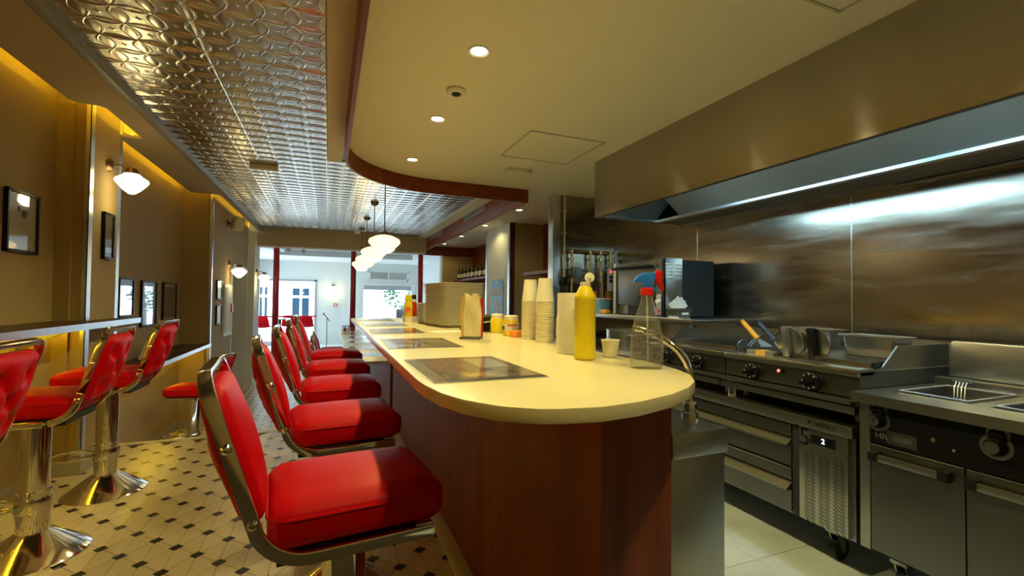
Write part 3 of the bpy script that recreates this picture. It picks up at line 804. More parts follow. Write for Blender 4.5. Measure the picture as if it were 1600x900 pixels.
def hatch(x0, x1, y0, y1, label):
    t = thing('ceiling_hatch', label, 'hatch', ((x0+x1)/2, (y0+y1)/2, zs-.006), 0, 'square access hatches in the soffit')
    MB().box(x0, x1, y0, y0+.012, zs-.006, zs).box(x0, x1, y1-.012, y1, zs-.006, zs).box(x0, x0+.012, y0, y1, zs-.006, zs).box(x1-.012, x1, y0, y1, zs-.006, zs).build('frame', 'beige_plastic', t)
    MB().box(x0+.014, x1-.014, y0+.014, y1-.014, zs-.003, zs).build('panel', 'ceil', t)
hatch(1.29, 1.905, 2.88, 3.49, 'square access hatch in the soffit beside the emergency light')
hatch(1.29, 1.905, .59, 1.20, 'square access hatch in the soffit near the kitchen hood')
em = thing('emergency_light', 'flat cream emergency light on the soffit beyond the hatch', 'light', (1.59, 3.81, zs-.04))
MB().box(1.47, 1.71, 3.76, 3.86, zs-.035, zs).build('body', 'cream_plastic', em, bevel=.012)
MB().box(1.66, 1.70, 3.755, 3.76, zs-.028, zs-.014).build('badge', 'grille', em)
e2 = thing('emergency_light', 'beige emergency light bar on the pressed-tin ceiling', 'light', (-.616, 5.09, 2.45))
MB().box(-.74, -.49, 5.05, 5.13, 2.455, 2.495).build('body', 'beige_plastic', e2, bevel=.006)
# pendants
def pendant_proto():
    t = thing('pendant_lamp', 'p', 'lamp', (0, 0, 0), 0, 'schoolhouse pendants over the low counter', local=True)
    MB().lathe([(.055, .70), (.055, .69), (.045, .665), (.02, .65), (0, .649)], 20).build('ceiling_cup', 'bronze', t, smooth=True)
    MB().cyl((0, 0, .10), (0, 0, .66), .006, seg=8).build('rod', 'bronze', t, smooth=True)
    MB().lathe([(.012, .135), (.03, .125), (.055, .112), (.062, .085)], 24).build('gallery', 'bronze', t, smooth=True)
    MB().lathe([(.058, .088), (.10, .075), (.160, .045), (.172, .015), (.165, -.005), (.115, -.055), (.11, -.075), (.07, -.105), (.0, -.115)], 36).build('glass_shade', 'lamp_pendant', t, smooth=True)
    return t
pn = pendant_proto()
for k, y in enumerate((5.2, 6.46, 7.76, 8.96)):
    lb = 'opal schoolhouse pendant over the low counter, %s from the soffit' % ('first', 'second', 'third', 'fourth')[k]
    if k == 0: pn.location = (.567, y, 1.80); pn['label'] = lb
    else: dup(pn, (.567, y, 1.80), 0, lb)
    point('pendant_light', (.567, y, 1.60), 2, WARM, .1)
cd = thing('security_camera', 'small white dome camera on the tin ceiling behind the pendants', 'camera', (.50, 9.3, 2.44))
MB().lathe([(.06, .06), (.06, .03), (.045, .0), (0, -.015)][::-1], 16, (.50, 9.3, 2.435)).build('dome', 'white_plastic', cd, smooth=True)
# grilles in the wood fascia
for (y0, y1, lb) in ((5.87, 6.91, 'slatted air grille in the wood fascia nearest the soffit corner'), (8.43, 9.47, 'slatted air grille in the wood fascia nearest the beam')):
    t = thing('air_grille', lb, 'grille', (1.955, (y0+y1)/2, 2.41), 0, 'air grilles in the fascia')
    MB().box(1.953, 1.963, y0, y1, 2.405, 2.415).box(1.953, 1.963, y0, y1, 2.48, 2.49).box(1.953, 1.963, y0, y0+.01, 2.405, 2.49).box(1.953, 1.963, y1-.01, y1, 2.405, 2.49).build('frame', 'frame_grey', t)
    MB().box(1.962, 1.963, y0+.01, y1-.01, 2.415, 2.48).build('backing', 'black_matte', t)
    n = 34
    for k in range(n):
        yy = y0+.02+(y1-y0-.04)*k/(n-1); MB().box(1.955, 1.962, yy-.007, yy+.007, 2.415, 2.48).build('slat', 'grille', t)

# ================================================================== KITCHEN HOOD
HX, HB, HY = 2.105, 1.90, 3.34
hd = thing('extractor_hood', 'long stainless steel extractor hood over the cooking line', 'hood', (2.6, 1.2, HB))
brush_uv(MB().box(HX, HX+.012, YNEAR, HY, HB, zs-.001).build('front_sheet', 'steel_hood', hd), 2, 1)
MB().box(HX+.012, XW-.008, HY-.012, HY, HB, zs-.001).build('end_sheet', 'steel', hd)
MB().box(HX+.012, HX+.05, YNEAR, HY-.012, HB+.004, HB+.02).box(HX+.05, XW-.008, HY-.05, HY-.012, HB+.004, HB+.02).build('rim', 'steel_dark', hd)
MB().prism([(2.16, 2.33), (2.70, HB+.01), (2.72, HB+.01), (2.72, HB+.03), (2.18, 2.345)], YNEAR, HY-.36, 'y').build('filter_bank', 'filter', hd)
MB().prism([(HY-.05, HB+.02), (HY-.40, HB+.28), (HY-.40, HB+.30), (HY-.05, HB+.04)], HX+.05, 2.72, 'x').build('baffle_end', 'filter', hd)
MB().box(2.70, 2.75, YNEAR, HY-.05, HB-.008, HB+.012).build('grease_channel', 'alu', hd)
MB().prism([(2.75, HB+.012), (3.0, HB-.005), (3.0, HB+.01), (2.75, HB+.027)], YNEAR, HY-.05, 'y').build('rear_panel', 'steel_dark', hd)
MB().box(3.0, XW-.008, YNEAR, HY-.05, HB-.012, HB+.06).build('rear_gutter', 'steel_dark', hd)
MB().box(HX+.012, XW-.008, YNEAR, HY-.012, 2.35, 2.36).build('inner_roof', 'steel_dark', hd)
for k, (a, b) in enumerate(((.1, 1.4), (1.55, 2.85), (-1.3, 0.0))):
    MB().box(HX+.014, HX+.04, a, b, HB+.06, HB+.085).build('light_tube', 'led_cool', hd)
    area('hood_light', (HX+.055, (a+b)/2, HB+.055), (0, rad(-14), 0), .05, b-a, 7, COOL)
MB().tube([(3.03, -.5, HB-.02), (3.03, 1.6, HB-.02)], .008, 8).build('gas_pipe', 'steel_dark', hd)

# ================================================================== COOKING LINE
def caster(par, x, y, wheel='rubber', z=0):
    c = MB().box(x-.035, x+.035, y-.03, y+.03, .13, .145).prism([(x-.03, .135), (x+.02, .135), (x+.03, .05), (x+.012, .04)], y-.022, y-.016, 'y').prism([(x-.03, .135), (x+.02, .135), (x+.03, .05), (x+.012, .04)], y+.016, y+.022, 'y')
    c = c.build('caster', 'steel', par)
    MB().cyl((x+.015, y-.014, .052), (x+.015, y+.014, .052), .05, seg=20).build('wheel', wheel, c, smooth=True)
    MB().obox((x-.045, y, .105), (.06, .03, .008), Matrix.Rotation(rad(25), 3, 'Y')).build('brake', 'steel', c)
FX = 2.10
fr = thing('refrigerated_base', 'low stainless drawer refrigerator with vented side under the griddle', 'refrigerator', (2.5, 1.85, 0))
MB().box(FX+.02, 2.95, 1.275, 2.62, .17, .615).build('body', 'steel_dark', fr)
wt = MB().box(FX-.025, 2.97, 1.262, 2.64, .617, .667).build('worktop', 'steel', fr, bevel=.003)
text('brand_lettering', 'infrico', .036, 'black', fr, (FX-.0255, 1.375, .645), ROT_LEFT)
MB().prism([(1.442, .638), (1.452, .638), (1.456, .655), (1.450, .650), (1.447, .658), (1.444, .650), (1.438, .655)], FX-.0262, FX-.025, 'x').build('brand_crown', 'black', fr)
vp = MB().box(FX-.005, FX+.02, 1.292, 1.512, .180, .612).build('vent_panel', 'steel', fr, bevel=.003)
text('number_decal', '5', .115, 'black', fr, (FX-.0055, 1.485, .562), ROT_LEFT)
dsp = MB().box(FX-.010, FX-.004, 1.345, 1.455, .545, .590).build('display', 'black_gloss', fr, bevel=.003)
text('display_digit', '2', .032, 'display', fr, (FX-.011, 1.395, .567), ROT_LEFT)
sl = MB()
for cidx in range(3):
    for r in range(19):
        yb = 1.488-.066*cidx; zz = .500-.0165*r
        for q in range(2):
            yy = yb-.026*q
            sl.prism([(yy, zz), (yy-.006, zz), (yy-.028, zz-.022), (yy-.022, zz-.022)], FX-.0056, FX-.004, 'x')
stuff(sl.build('vent_slots', 'black_matte', fr))
MB().box(FX+.0, FX+.02, 1.516, 1.548, .18, .612).build('stile', 'black_matte', fr)
for (zt, zbm) in ((.608, .405), (.398, .185)):
    d = MB().box(FX-.004, FX+.02, 1.555, 2.61, zt-.062, zt-.006)
    d = d.build('drawer', 'steel_front', fr, bevel=.002, seg=1)
    MB().prism([(FX+.015, zt-.066), (FX-.035, zt-.098), (FX-.035, zt-.106), (FX+.015, zt-.112)], 1.555, 2.61, 'y').build('drawer_pull', 'steel', d)
    MB().box(FX+.0, FX+.02, 1.555, 2.61, zbm, zt-.110).build('drawer_front', 'steel_front', d)
for y in (1.42, 2.5): caster(fr, FX+.12, y)
for y in (1.42, 2.5): caster(fr, 2.85, y)

def griddle(y0, y1, label, splash):
    t = thing('griddle', label, 'griddle', (2.5, (y0+y1)/2, .668), 0, 'griddles on the cooking line')
    G = 2.125
    MB().box(G, 2.98, y0, y1, .785, .90).build('body', 'steel_front', t, bevel=.002, seg=1)
    MB().box(G-.018, G+.10, y0, y1, .878, .912).build('front_lip', 'steel', t, bevel=.006)
    MB().box(G+.10, 2.94, y0+.015, y1-.015, .90, .935).build('plate', 'plate_burnt', t, bevel=.004)
    MB().box(G-.065, G+.02, y0, y1, .770, .778).box(G-.068, G-.062, y0, y1, .765, .788).build('drip_ledge', 'steel', t)
    MB().box(G-.04, G-.01, y0, y1, .72, .752).build('front_rail', 'steel', t)
    for sy in (y0+.005, y1-.005):
        prof = [(G+.08, .90), (G+.16, .915), (G+.27, 1.005), (2.96, 1.005), (2.96, .90)]
        MB().prism(prof, sy-.004, sy+.004, 'y').build('side_splash', 'steel', t)
    MB().box(2.955, 2.965, y0, y1, .90, 1.005).build('back_splash', 'steel', t)
    for sx in (G+.1, 2.9):
        for sy in (y0+.06, y1-.06): MB().cyl((sx, sy, .668), (sx, sy, .785), .02).build('foot', 'steel_dark', t, smooth=True)
    for f in (.735, .285):
        y = y0+(y1-y0)*f
        k = MB().lathe([(.048, 0), (.048, .006), (.044, .010), (.042, .028), (.036, .034), (.0, .035)], 24, (G, y, .830), Matrix.Rotation(-pi/2, 3, 'Y')).build('knob', 'black', t, smooth=True)
        MB().obox((G-.038, y, .830), (.018, .016, .085), Matrix.Rotation(rad(70), 3, 'X')).build('knob_grip', 'black_gloss', k, bevel=.003)
        MB().box(G-.006, G, y-.008, y+.008, .884, .876).build('pointer', 'black', k)
        for q in range(8):
            a = q*pi/4; MB().lathe([(.003, 0), (.003, .001)], 8, (G-.0345, y+.033*cos(a), .83+.033*sin(a)), Matrix.Rotation(-pi/2, 3, 'Y')).build('mark', 'white_plastic', k)
    y = y0+(y1-y0)*.515
    l = MB().lathe([(.014, 0), (.014, .010), (.009, .012), (.009, .02), (.0, .022)], 16, (G, y, .853), Matrix.Rotation(-pi/2, 3, 'Y')).build('pilot_lamp', 'black', t, smooth=True)
    MB().lathe([(.0085, .0205), (.006, .026), (0, .027)], 16, (G, y, .853), Matrix.Rotation(-pi/2, 3, 'Y')).build('pilot_lens', 'red_led', l, smooth=True)
    return t
griddle(1.258, 1.970, 'stainless griddle beside the fryer, with pans and presses on it', True)
griddle(1.978, 2.62, 'stainless griddle beside the oven shelf', True)

# fryer
fy_ = thing('double_fryer', 'double deep fryer with black control panel and two stainless doors', 'fryer', (2.5, .9, 0))
RX = 2.08; ya, yb = .57, 1.235
MB().box(RX+.02, 2.90, ya, yb, .19, .785).build('body', 'steel_front', fy_)
MB().box(RX, RX+.02, 1.197, yb, .19, .785).build('side_post', 'steel', fy_)
tp_ = MB()
tp_.box(RX-.035, 2.22, ya-.02, yb+.015, .787, .827).box(2.60, 2.92, ya-.02, yb+.015, .787, .827).box(2.22, 2.60, 1.185, yb+.015, .787, .827).box(2.22, 2.60, .885, .935, .787, .827).box(2.22, 2.60, ya-.02, .62, .787, .827)
tp_.build('worktop', 'steel', fy_)
for (a, b) in ((.935, 1.185), (.62, .885)):
    MB().box(2.22, 2.60, a, a+.003, .60, .82).box(2.22, 2.60, b-.003, b, .60, .82).box(2.22, 2.223, a, b, .60, .82).box(2.597, 2.60, a, b, .6, .82).box(2.22, 2.60, a, b, .70, .704).build('well', 'steel_dark', fy_)
    MB().tube([(2.235, a+.015, .832), (2.585, a+.015, .832), (2.585, b-.015, .832), (2.235, b-.015, .832)], .004, 8, True).build('well_rail', 'alu', fy_)
MB().box(2.62, 2.66, ya, yb, .827, .862).build('rear_ledge', 'steel', fy_, bevel=.004)
MB().box(RX, RX+.02, ya, 1.197, .628, .785).build('control_panel', 'black_gloss', fy_)
for (y, z) in ((1.165, .735), (.812, .735)):
    k = MB().cyl((RX-.003, y, z-.012), (RX, y, z-.012), .043, seg=28).cyl((RX-.003, y-.004, z+.03), (RX, y-.004, z+.03), .03, seg=24).build('dial_plate', 'steel_dark', fy_)
    MB().cyl((RX-.02, y-.004, z+.03), (RX-.003, y-.004, z+.03), .02, seg=20).box(RX-.026, RX-.018, y-.024, y+.014, z+.026, z+.034).build('small_knob', 'black_gloss', k, smooth=True)
    MB().lathe([(.031, .003), (.030, .018), (.024, .032), (.022, .036)], 24, (RX, y, z-.012), Matrix.Rotation(-pi/2, 3, 'Y')).build('main_knob', 'black_gloss', k, smooth=True)
    MB().lathe([(.0215, .0355), (.020, .039), (0, .039)], 24, (RX, y, z-.012), Matrix.Rotation(-pi/2, 3, 'Y')).build('knob_cap', 'chrome', k, smooth=True)
text('brand_lettering', 'HR', .034, 'grille', fy_, (RX-.001, 1.155, .662), ROT_LEFT)
MB().box(RX-.002, RX, 1.05, 1.115, .655, .675).build('rating_plate', 'steel_dark', fy_)
MB().box(RX-.001, RX, 1.035, 1.135, .640, .690).build('rating_sticker', 'black_matte', fy_)
for (y, z, r) in ((.985, .695, .008), (.925, .675, .006)):
    MB().lathe([(r, 0), (r*.8, .003), (0, .004)], 12, (RX, y, z), Matrix.Rotation(-pi/2, 3, 'Y')).build('screw', 'brass', fy_, smooth=True)
for (a, b) in ((.897, 1.195), (.572, .893)):
    d = MB().box(RX, RX+.02, a, b, .195, .622).build('door', 'steel_front', fy_, bevel=.002, seg=1)
    y0, y1 = b-.01, b-.265
    MB().box(RX-.032, RX-.018, y1, y0, .566, .592).build('handle', 'steel', d, bevel=.002)
    for y in (y0-.014, y1+.014): MB().box(RX-.036, RX, y-.016, y+.016, .561, .597).build('handle_end', 'black', d, bevel=.002)
for y in (1.15, .65): caster(fy_, RX+.13, y, 'blue_wheel')
for y in (1.15, .65): caster(fy_, 2.8, y, 'blue_wheel')
fl_ = thing('fryer_lid', 'scratched steel fryer lid standing upright behind the fryer wells', 'lid', (2.70, .95, .86), 0, 'fryer lids')
lidp = [(1.205, .863), (1.205, 1.01), (1.19, 1.026), (.80, 1.026), (.785, 1.01), (.785, .863)]
MB().prism(lidp, 2.675, 2.69, 'x').build('lid_sheet', 'pan', fl_, bevel=.003)
MB().box(2.69, 2.74, .79, 1.20, 1.0, 1.026).build('folded_edge', 'rust', fl_)
fl2 = thing('fryer_lid', 'steel fryer lid standing beside the first lid, edge of the fryer', 'lid', (2.70, .6, .86), 0, 'fryer lids')
MB().prism([(.775, .863), (.775, 1.01), (.76, 1.026), (.40, 1.026), (.385, 1.01), (.385, .863)], 2.675, 2.69, 'x').build('lid_sheet', 'pan', fl2, bevel=.003)
bk = thing('basket_hook', 'wire basket hook hanging in the fryer well', 'hook', (2.58, 1.12, .78))
for k in range(4): MB().tube([(2.585, 1.10+.012*k, .86), (2.565, 1.10+.012*k, .835), (2.555, 1.10+.012*k, .745)], .0025, 6).build('prong', 'alu', bk, smooth=True)
MB().box(2.58, 2.60, 1.09, 1.15, .855, .87).build('hook_bar', 'alu', bk)

# gastronorm pans on the near griddle
def gpan(x, y, z, label, rz=0):
    t = thing('steel_pan', label, 'pan', (x, y, z), rz, 'steel pans on the griddle', local=True)
    def lvl(hx, hy, zz, r=.03):
        return [(sx*(hx-r)+r*cos(a), sy*(hy-r)+r*sin(a), zz) for sx, sy, a0 in ((1, 1, 0), (-1, 1, pi/2), (-1, -1, pi), (1, -1, 1.5*pi)) for a in [a0+i*pi/8 for i in range(5)]]
    L = [lvl(.062, .112, .0), lvl(.068, .118, .012), lvl(.074, .124, .094), lvl(.074, .124, .098), lvl(.090, .140, .100), lvl(.090, .140, .097), lvl(.077, .127, .094), lvl(.066, .116, .006)]
    m = MB(); n = 20
    for l in L: m.v += l
    for k in range(len(L)-1):
        for i in range(n): m.f.append((k*n+i, k*n+(i+1) % n, (k+1)*n+(i+1) % n, (k+1)*n+i))
    m.f.append(tuple(range(n-1, -1, -1)))
    body = MB(); body.v = m.v[:]; body.f = m.f[:]
    body.build('pan_body', 'pan', t, smooth=True)
    MB().prism([(p[0], p[1]) for p in lvl(.066, .116, 0)], .02, .024).build('pan_floor', 'pan', t)
gpan(2.80, 1.90, .937, 'shallow steel pan at the back of the griddle')
gpan(2.52, 1.42, .937, 'shallow steel pan by the griddle side splash')
def press(x, y, z, label, dark):
    t = thing('burger_press', label, 'press', (x, y, z), 0, 'burger presses on the griddle')
    MB().lathe([(.078, -.004), (.078, .004)], 36, (x+.02, y, z+.080), Matrix.Rotation(rad(82), 3, 'Y')).build('disc', 'pan', t, bevel=.001, seg=1)
    MB().obox((x-.005, y, z+.08), (.022, .03, .155), Matrix.Rotation(rad(-6), 3, 'Y')).build('handle', 'black' if dark else 'alu', t, bevel=.002)
press(2.21, 1.66, .915, 'round steel burger press with bright handle on the griddle edge', False)
press(2.23, 1.54, .915, 'round steel burger press with black handle on the griddle edge', True)
def scraper(x, y, z, hm, label, dy, ln=.15):
    t = thing('griddle_scraper', label, 'scraper', (x, y, z), 0, 'scrapers on the griddle')
    A = Vector((x, y+.10+dy, z+.135)); B = Vector((x, y+dy, z+.045))
    MB().cyl(A, B, .013, .014, 12).lathe([(.0, 0), (.010, .004), (.013, .012)][::-1], 12, A, (A-B).to_track_quat('Z', 'Y').to_matrix()).build('handle', hm, t, smooth=True)
    C = Vector((x, y-.06+dy, z+.005)); m = MB()
    d = (C-B).normalized(); s_ = Vector((1, 0, 0))
    m.add([B-s_*.015, B+s_*.015, C+s_*.045, C-s_*.045, B-s_*.015+Vector((0, .002, .002)), B+s_*.015+Vector((0, .002, .002)), C+s_*.045+Vector((0, .002, .002)), C-s_*.045+Vector((0, .002, .002))],
          [(0, 1, 2, 3), (7, 6, 5, 4), (0, 4, 5, 1), (1, 5, 6, 2), (2, 6, 7, 3), (3, 7, 4, 0)])
    m.build('blade', 'alu', t)
scraper(2.34, 1.83, .937, 'navy_handle', 'griddle scraper with dark blue handle leaning on the griddle', .0)
scraper(2.30, 1.905, .940, 'yellow_handle', 'griddle scraper with short orange-yellow handle', .0)
MBK = thing('steel_block', 'small steel cleaning block on the griddle edge under the scrapers', 'tool', (2.2, 1.80, .912))
MB().box(2.16, 2.20, 1.70, 1.86, .912, .935).build('block', 'alu', MBK, bevel=.003)
MB().box(2.155, 2.205, 1.745, 1.80, .9115, .938).build('band', 'kraft', MBK)
MB().prism([(2.17, .912), (2.17, .955), (2.21, .985), (2.25, .985), (2.25, .912)], 1.93, 1.934, 'y').build('rest', 'alu', MBK)
can = thing('shaker_tin', 'small steel shaker tin with paper label on the refrigerator top', 'shaker', (2.14, 1.93, .667))
MB().lathe([(.030, .0), (.030, .075), (.032, .076), (.032, .092), (.028, .098), (0, .1)], 28, (2.14, 1.93, .667)).build('tin', 'chrome', can, smooth=True)
MB().lathe([(.0305, .045), (.0305, .060)], 28, (2.14, 1.93, .667), close=False, a0=pi*.95, a1=pi*1.6).build('paper_label', 'paper', can)

# ---- oven shelf with what stands on it
os_ = thing('steel_shelf', 'steel shelf along the kitchen wall carrying the oven', 'shelf', (2.8, 3.5, 1.03))
MB().box(2.47, XW-.01, 2.60, 4.54, 1.025, 1.06).build('shelf_top', 'steel', os_, bevel=.004)
for y in (2.66, 4.48): MB().box(2.52, 2.56, y-.02, y+.02, .776, 1.025).build('leg', 'steel_dark', os_)
base2 = thing('work_cabinet', 'dark steel work cabinet under the oven shelf', 'cabinet', (2.6, 3.5, 0))
MB().box(2.15, 3.12, 2.66, 4.50, .10, .74).build('body', 'steel_dark', base2)
MB().box(2.12, 3.12, 2.65, 4.52, .74, .775).build('worktop', 'steel', base2, bevel=.003)
for y in (2.72, 4.44): 
    for x in (2.2, 3.05): MB().cyl((x, y, 0), (x, y, .10), .02).build('foot', 'steel_dark', base2)
MB().box(2.14, 2.15, 2.68, 3.56, .14, .72).box(2.14, 2.15, 3.58, 4.48, .14, .72).build('doors', 'steel_front', base2)
pot = thing('stock_pot', 'wide stainless stock pot on the cabinet under the oven shelf', 'pot', (2.36, 3.28, .775))
MB().lathe([(.135, 0), (.142, .006), (.142, .165), (.147, .168), (.147, .174), (.138, .174), (.138, .02), (0, .02)], 36, (2.36, 3.28, .776)).build('pot_body', 'pan', pot, smooth=True)
for s in (-1, 1): MB().tube([(2.36-.05, 3.28+s*.142, .90), (2.36-.05, 3.28+s*.18, .905), (2.36+.05, 3.28+s*.18, .905), (2.36+.05, 3.28+s*.142, .90)], .006, 8).build('handle', 'pan', pot, smooth=True)
ov = thing('countertop_oven', 'stainless countertop oven with vented side panel on the steel shelf', 'oven', (2.8, 3.2, 1.06))
oy0, oy1 = 2.935, 3.60
MB().box(2.52, 3.04, oy0+.02, oy1, 1.075, 1.535).build('body', 'steel_dark', ov)
MB().box(2.50, 2.52, oy0, 3.03, 1.07, 1.54).build('control_strip', 'steel_front', ov)
dv = MB().box(2.495, 2.52, 3.035, oy1-.01, 1.16, 1.53).build('door', 'steel_front', ov, bevel=.004)
MB().tube([(2.50, 3.06, 1.485), (2.455, 3.06, 1.485), (2.455, 3.58, 1.485), (2.50, 3.58, 1.485)], .012, 10).build('door_handle', 'black', dv, smooth=True)
MB().box(2.485, 2.52, 3.57, 3.61, 1.07, 1.54).build('hinge_post', 'steel', ov)
MB().box(2.497, 2.52, 3.05, 3.40, 1.075, 1.155).build('lower_slot', 'black_matte', ov)
vpan = MB().box(2.50, 2.69, oy0, oy0+.02, 1.07, 1.545).build('vent_panel', 'alu', ov, bevel=.003)
for cx in (2.55, 2.64):
    for k in range(5): MB().prism([(oy0, 1.50-.027*k), (oy0-.010, 1.494-.027*k), (oy0, 1.486-.027*k)], cx-.033, cx+.033, 'x').build('louvre', 'white_plastic', vpan)
MB().box(2.69, 3.04, oy0+.012, oy0+.02, 1.07, 1.535).build('side_sheet', 'black_matte', ov)
cp = MB().prism([(2.955, 1.085), (2.955, 1.235), (2.965, 1.25), (3.005, 1.25), (3.015, 1.235), (3.015, 1.085)], 2.490, 2.50, 'x').build('control_plate', 'alu', ov)
MB().cyl((2.470, 2.985, 1.19), (2.49, 2.985, 1.19), .018, seg=18).box(2.466, 2.472, 2.981, 2.989, 1.175, 1.205).build('dial', 'white_plastic', cp)
MB().box(2.485, 2.49, 2.972, 2.988, 1.10, 1.125).build('switch', 'red_plastic', cp)
for x in (2.56, 2.98):
    for y in (oy0+.06, oy1-.06): MB().cyl((x, y, 1.06), (x, y, 1.076), .018).build('foot', 'rubber', ov)
mt_ = thing('paper_mat', 'white paper sheet along the front of the oven shelf', 'paper', (2.5, 3.5, 1.06))
MB().box(2.475, 2.50, 2.72, 4.2, 1.0605, 1.063).build('sheet', 'paper', mt_)
nb = thing('napkin_box', 'open steel box with white napkins and a label in front of the oven', 'box', (2.56, 2.82, 1.06))
MB().prism([(2.505, 1.061), (2.615, 1.061), (2.63, 1.135), (2.49, 1.135)], 2.77, 2.88, 'y').box(2.48, 2.64, 2.76, 2.89, 1.135, 1.14).build('box', 'pan', nb)
MB().box(2.535, 2.60, 2.768, 2.77, 1.09, 1.107).build('label', 'paper', nb)
for k, (dx, a) in enumerate(((-.035, 12), (.0, -8), (.03, 16))):
    MB().obox((2.56+dx, 2.82+.015*k, 1.165+.012*(k % 2)), (.09, .006, .09), Matrix.Rotation(rad(a+35), 3, 'Y') @ Matrix.Rotation(rad(20), 3, 'X')).build('napkin', 'paper', nb)
tub = thing('plastic_tub', 'blue-grey plastic tub with clear lid beside the oven', 'tub', (2.56, 3.95, 1.06))
MB().prism([(2.50, 1.061), (2.61, 1.061), (2.62, 1.20), (2.49, 1.20)], 3.86, 4.06, 'y').build('tub_body', 'blue_tub', tub, bevel=.006)
MB().box(2.48, 2.63, 3.85, 4.07, 1.20, 1.215).build('lid', 'white_plastic', tub, bevel=.004)
spn = thing('sponge', 'orange sponge on the shelf in front of the blue tub', 'sponge', (2.5, 3.85, 1.063))
roundbox(.03, .055, .02, .012, 3, lambda p, u: p+Vector((2.52, 3.80, 1.086))).build('sponge_body', 'yellow_handle', spn, smooth=True)
# gas pipes and valve
gp = thing('gas_manifold', 'brass gas pipe manifold with four drops on the kitchen end wall', 'pipe', (2.8, 4.50, 1.2))
MB().tube([(2.48, 4.50, 1.745), (3.08, 4.50, 1.745)], .020, 12).build('header_pipe', 'brass', gp, smooth=True)
for k, x in enumerate((2.54, 2.78, 2.92, 3.05)):
    MB().cyl((x, 4.50, 1.745), (x, 4.50, 1.20), .014, seg=12).build('drop_pipe', 'brass', gp, smooth=True)
    for z in (1.745, 1.66, 1.50, 1.42): MB().cyl((x, 4.50, z-.016), (x, 4.50, z+.016), .025, seg=8).build('fitting', 'brass', gp)
rg = thing('gas_regulator', 'round grey gas regulator valve on the first brass drop pipe', 'valve', (2.54, 4.42, 1.45))
MB().cyl((2.54, 4.47, 1.50), (2.54, 4.38, 1.50), .060, seg=24).cyl((2.54, 4.38, 1.50), (2.54, 4.36, 1.50), .03, seg=16).build('diaphragm', 'steel_dark', rg, smooth=True)
MB().cyl((2.58, 4.45, 1.50), (2.66, 4.45, 1.50), .035, seg=16).build('valve_body', 'alu', rg, smooth=True)
vpipe = MB().tube([(2.455, 4.52, zs), (2.455, 4.52, 1.42)], .012, 10)
vp_ = thing('white_conduit', 'thin white conduit running down beside the kitchen post', 'pipe', (2.455, 4.52, 1.42))
vpipe.build('conduit', 'cream_plastic', vp_, smooth=True)
for z in (2.20, 1.95, 1.70): MB().box(2.435, 2.475, 4.50, 4.55, z-.008, z+.008).build('clip', 'cream_plastic', vp_)
MB().box(2.43, 2.48, 4.49, 4.55, 1.36, 1.45).build('socket_box', 'black', vp_, bevel=.004)
ps = thing('power_strip', 'grey power strip with red switch hanging on the pipes', 'power strip', (3.0, 4.44, 1.33))
MB().box(2.99, 3.045, 4.44, 4.475, 1.30, 1.56).build('body', 'white_plastic', ps, bevel=.004)
MB().box(3.0, 3.035, 4.436, 4.44, 1.51, 1.535).build('switch', 'red_led', ps)
for z in (1.46, 1.415): MB().cyl((3.017, 4.425, z), (3.017, 4.44, z), .018, seg=14).build('plug', 'black', ps)
MB().tube([(3.03, 4.45, 1.56), (3.08, 4.44, 1.60), (3.11, 4.44, 1.50), (3.10, 4.44, 1.25)], .005, 8).tube([(3.0, 4.45, 1.56), (2.93, 4.44, 1.60), (2.90, 4.44, 1.45), (2.92, 4.44, 1.07)], .005, 8).build('cable', 'white_plastic', ps, smooth=True)
wb = thing('copper_pipe', 'orange copper pipe rising behind the blue tub', 'pipe', (2.86, 4.5, 1.06), 0, 'copper riser pipes')
MB().cyl((2.86, 4.51, 1.061), (2.86, 4.51, 1.30), .018, seg=12).build('tube', 'orange', wb, smooth=True)
wb2 = dup(wb, (3.02, 4.5, 1.06), 0, 'orange copper pipe rising under the power strip')

# ================================================================== THINGS ON THE COUNTER
yb_ = thing('squeeze_bottle', 'tall yellow squeeze bottle with open cream flip cap on the counter', 'bottle', (.800, 1.325, 1.0), rad(-22), None, local=True)
MB().lathe([(.0, 0), (.032, 0), (.036, .004), (.036, .018), (.035, .020), (.035, .196), (.036, .198), (.036, .208), (.033, .216), (.019, .243), (.017, .246)], 36).build('body', 'mustard', yb_, smooth=True)
cp_ = MB().lathe([(.0175, .244), (.0175, .257), (.012, .259), (.0, .259)], 24).build('cap', 'cream_plastic', yb_, smooth=True)
MB().lathe([(.0, -.004), (.0165, -.004), (.0165, .004), (.0, .004)], 24, (.014, .0, .274), Matrix.Rotation(rad(78), 3, 'X')).build('flip_lid', 'cream_plastic', cp_, smooth=True)
MB().lathe([(.007, .004), (.007, .008), (.003, .009)], 16, (.014, .0, .274), Matrix.Rotation(rad(78), 3, 'X')).build('lid_plug', 'cream_plastic', cp_, smooth=True)
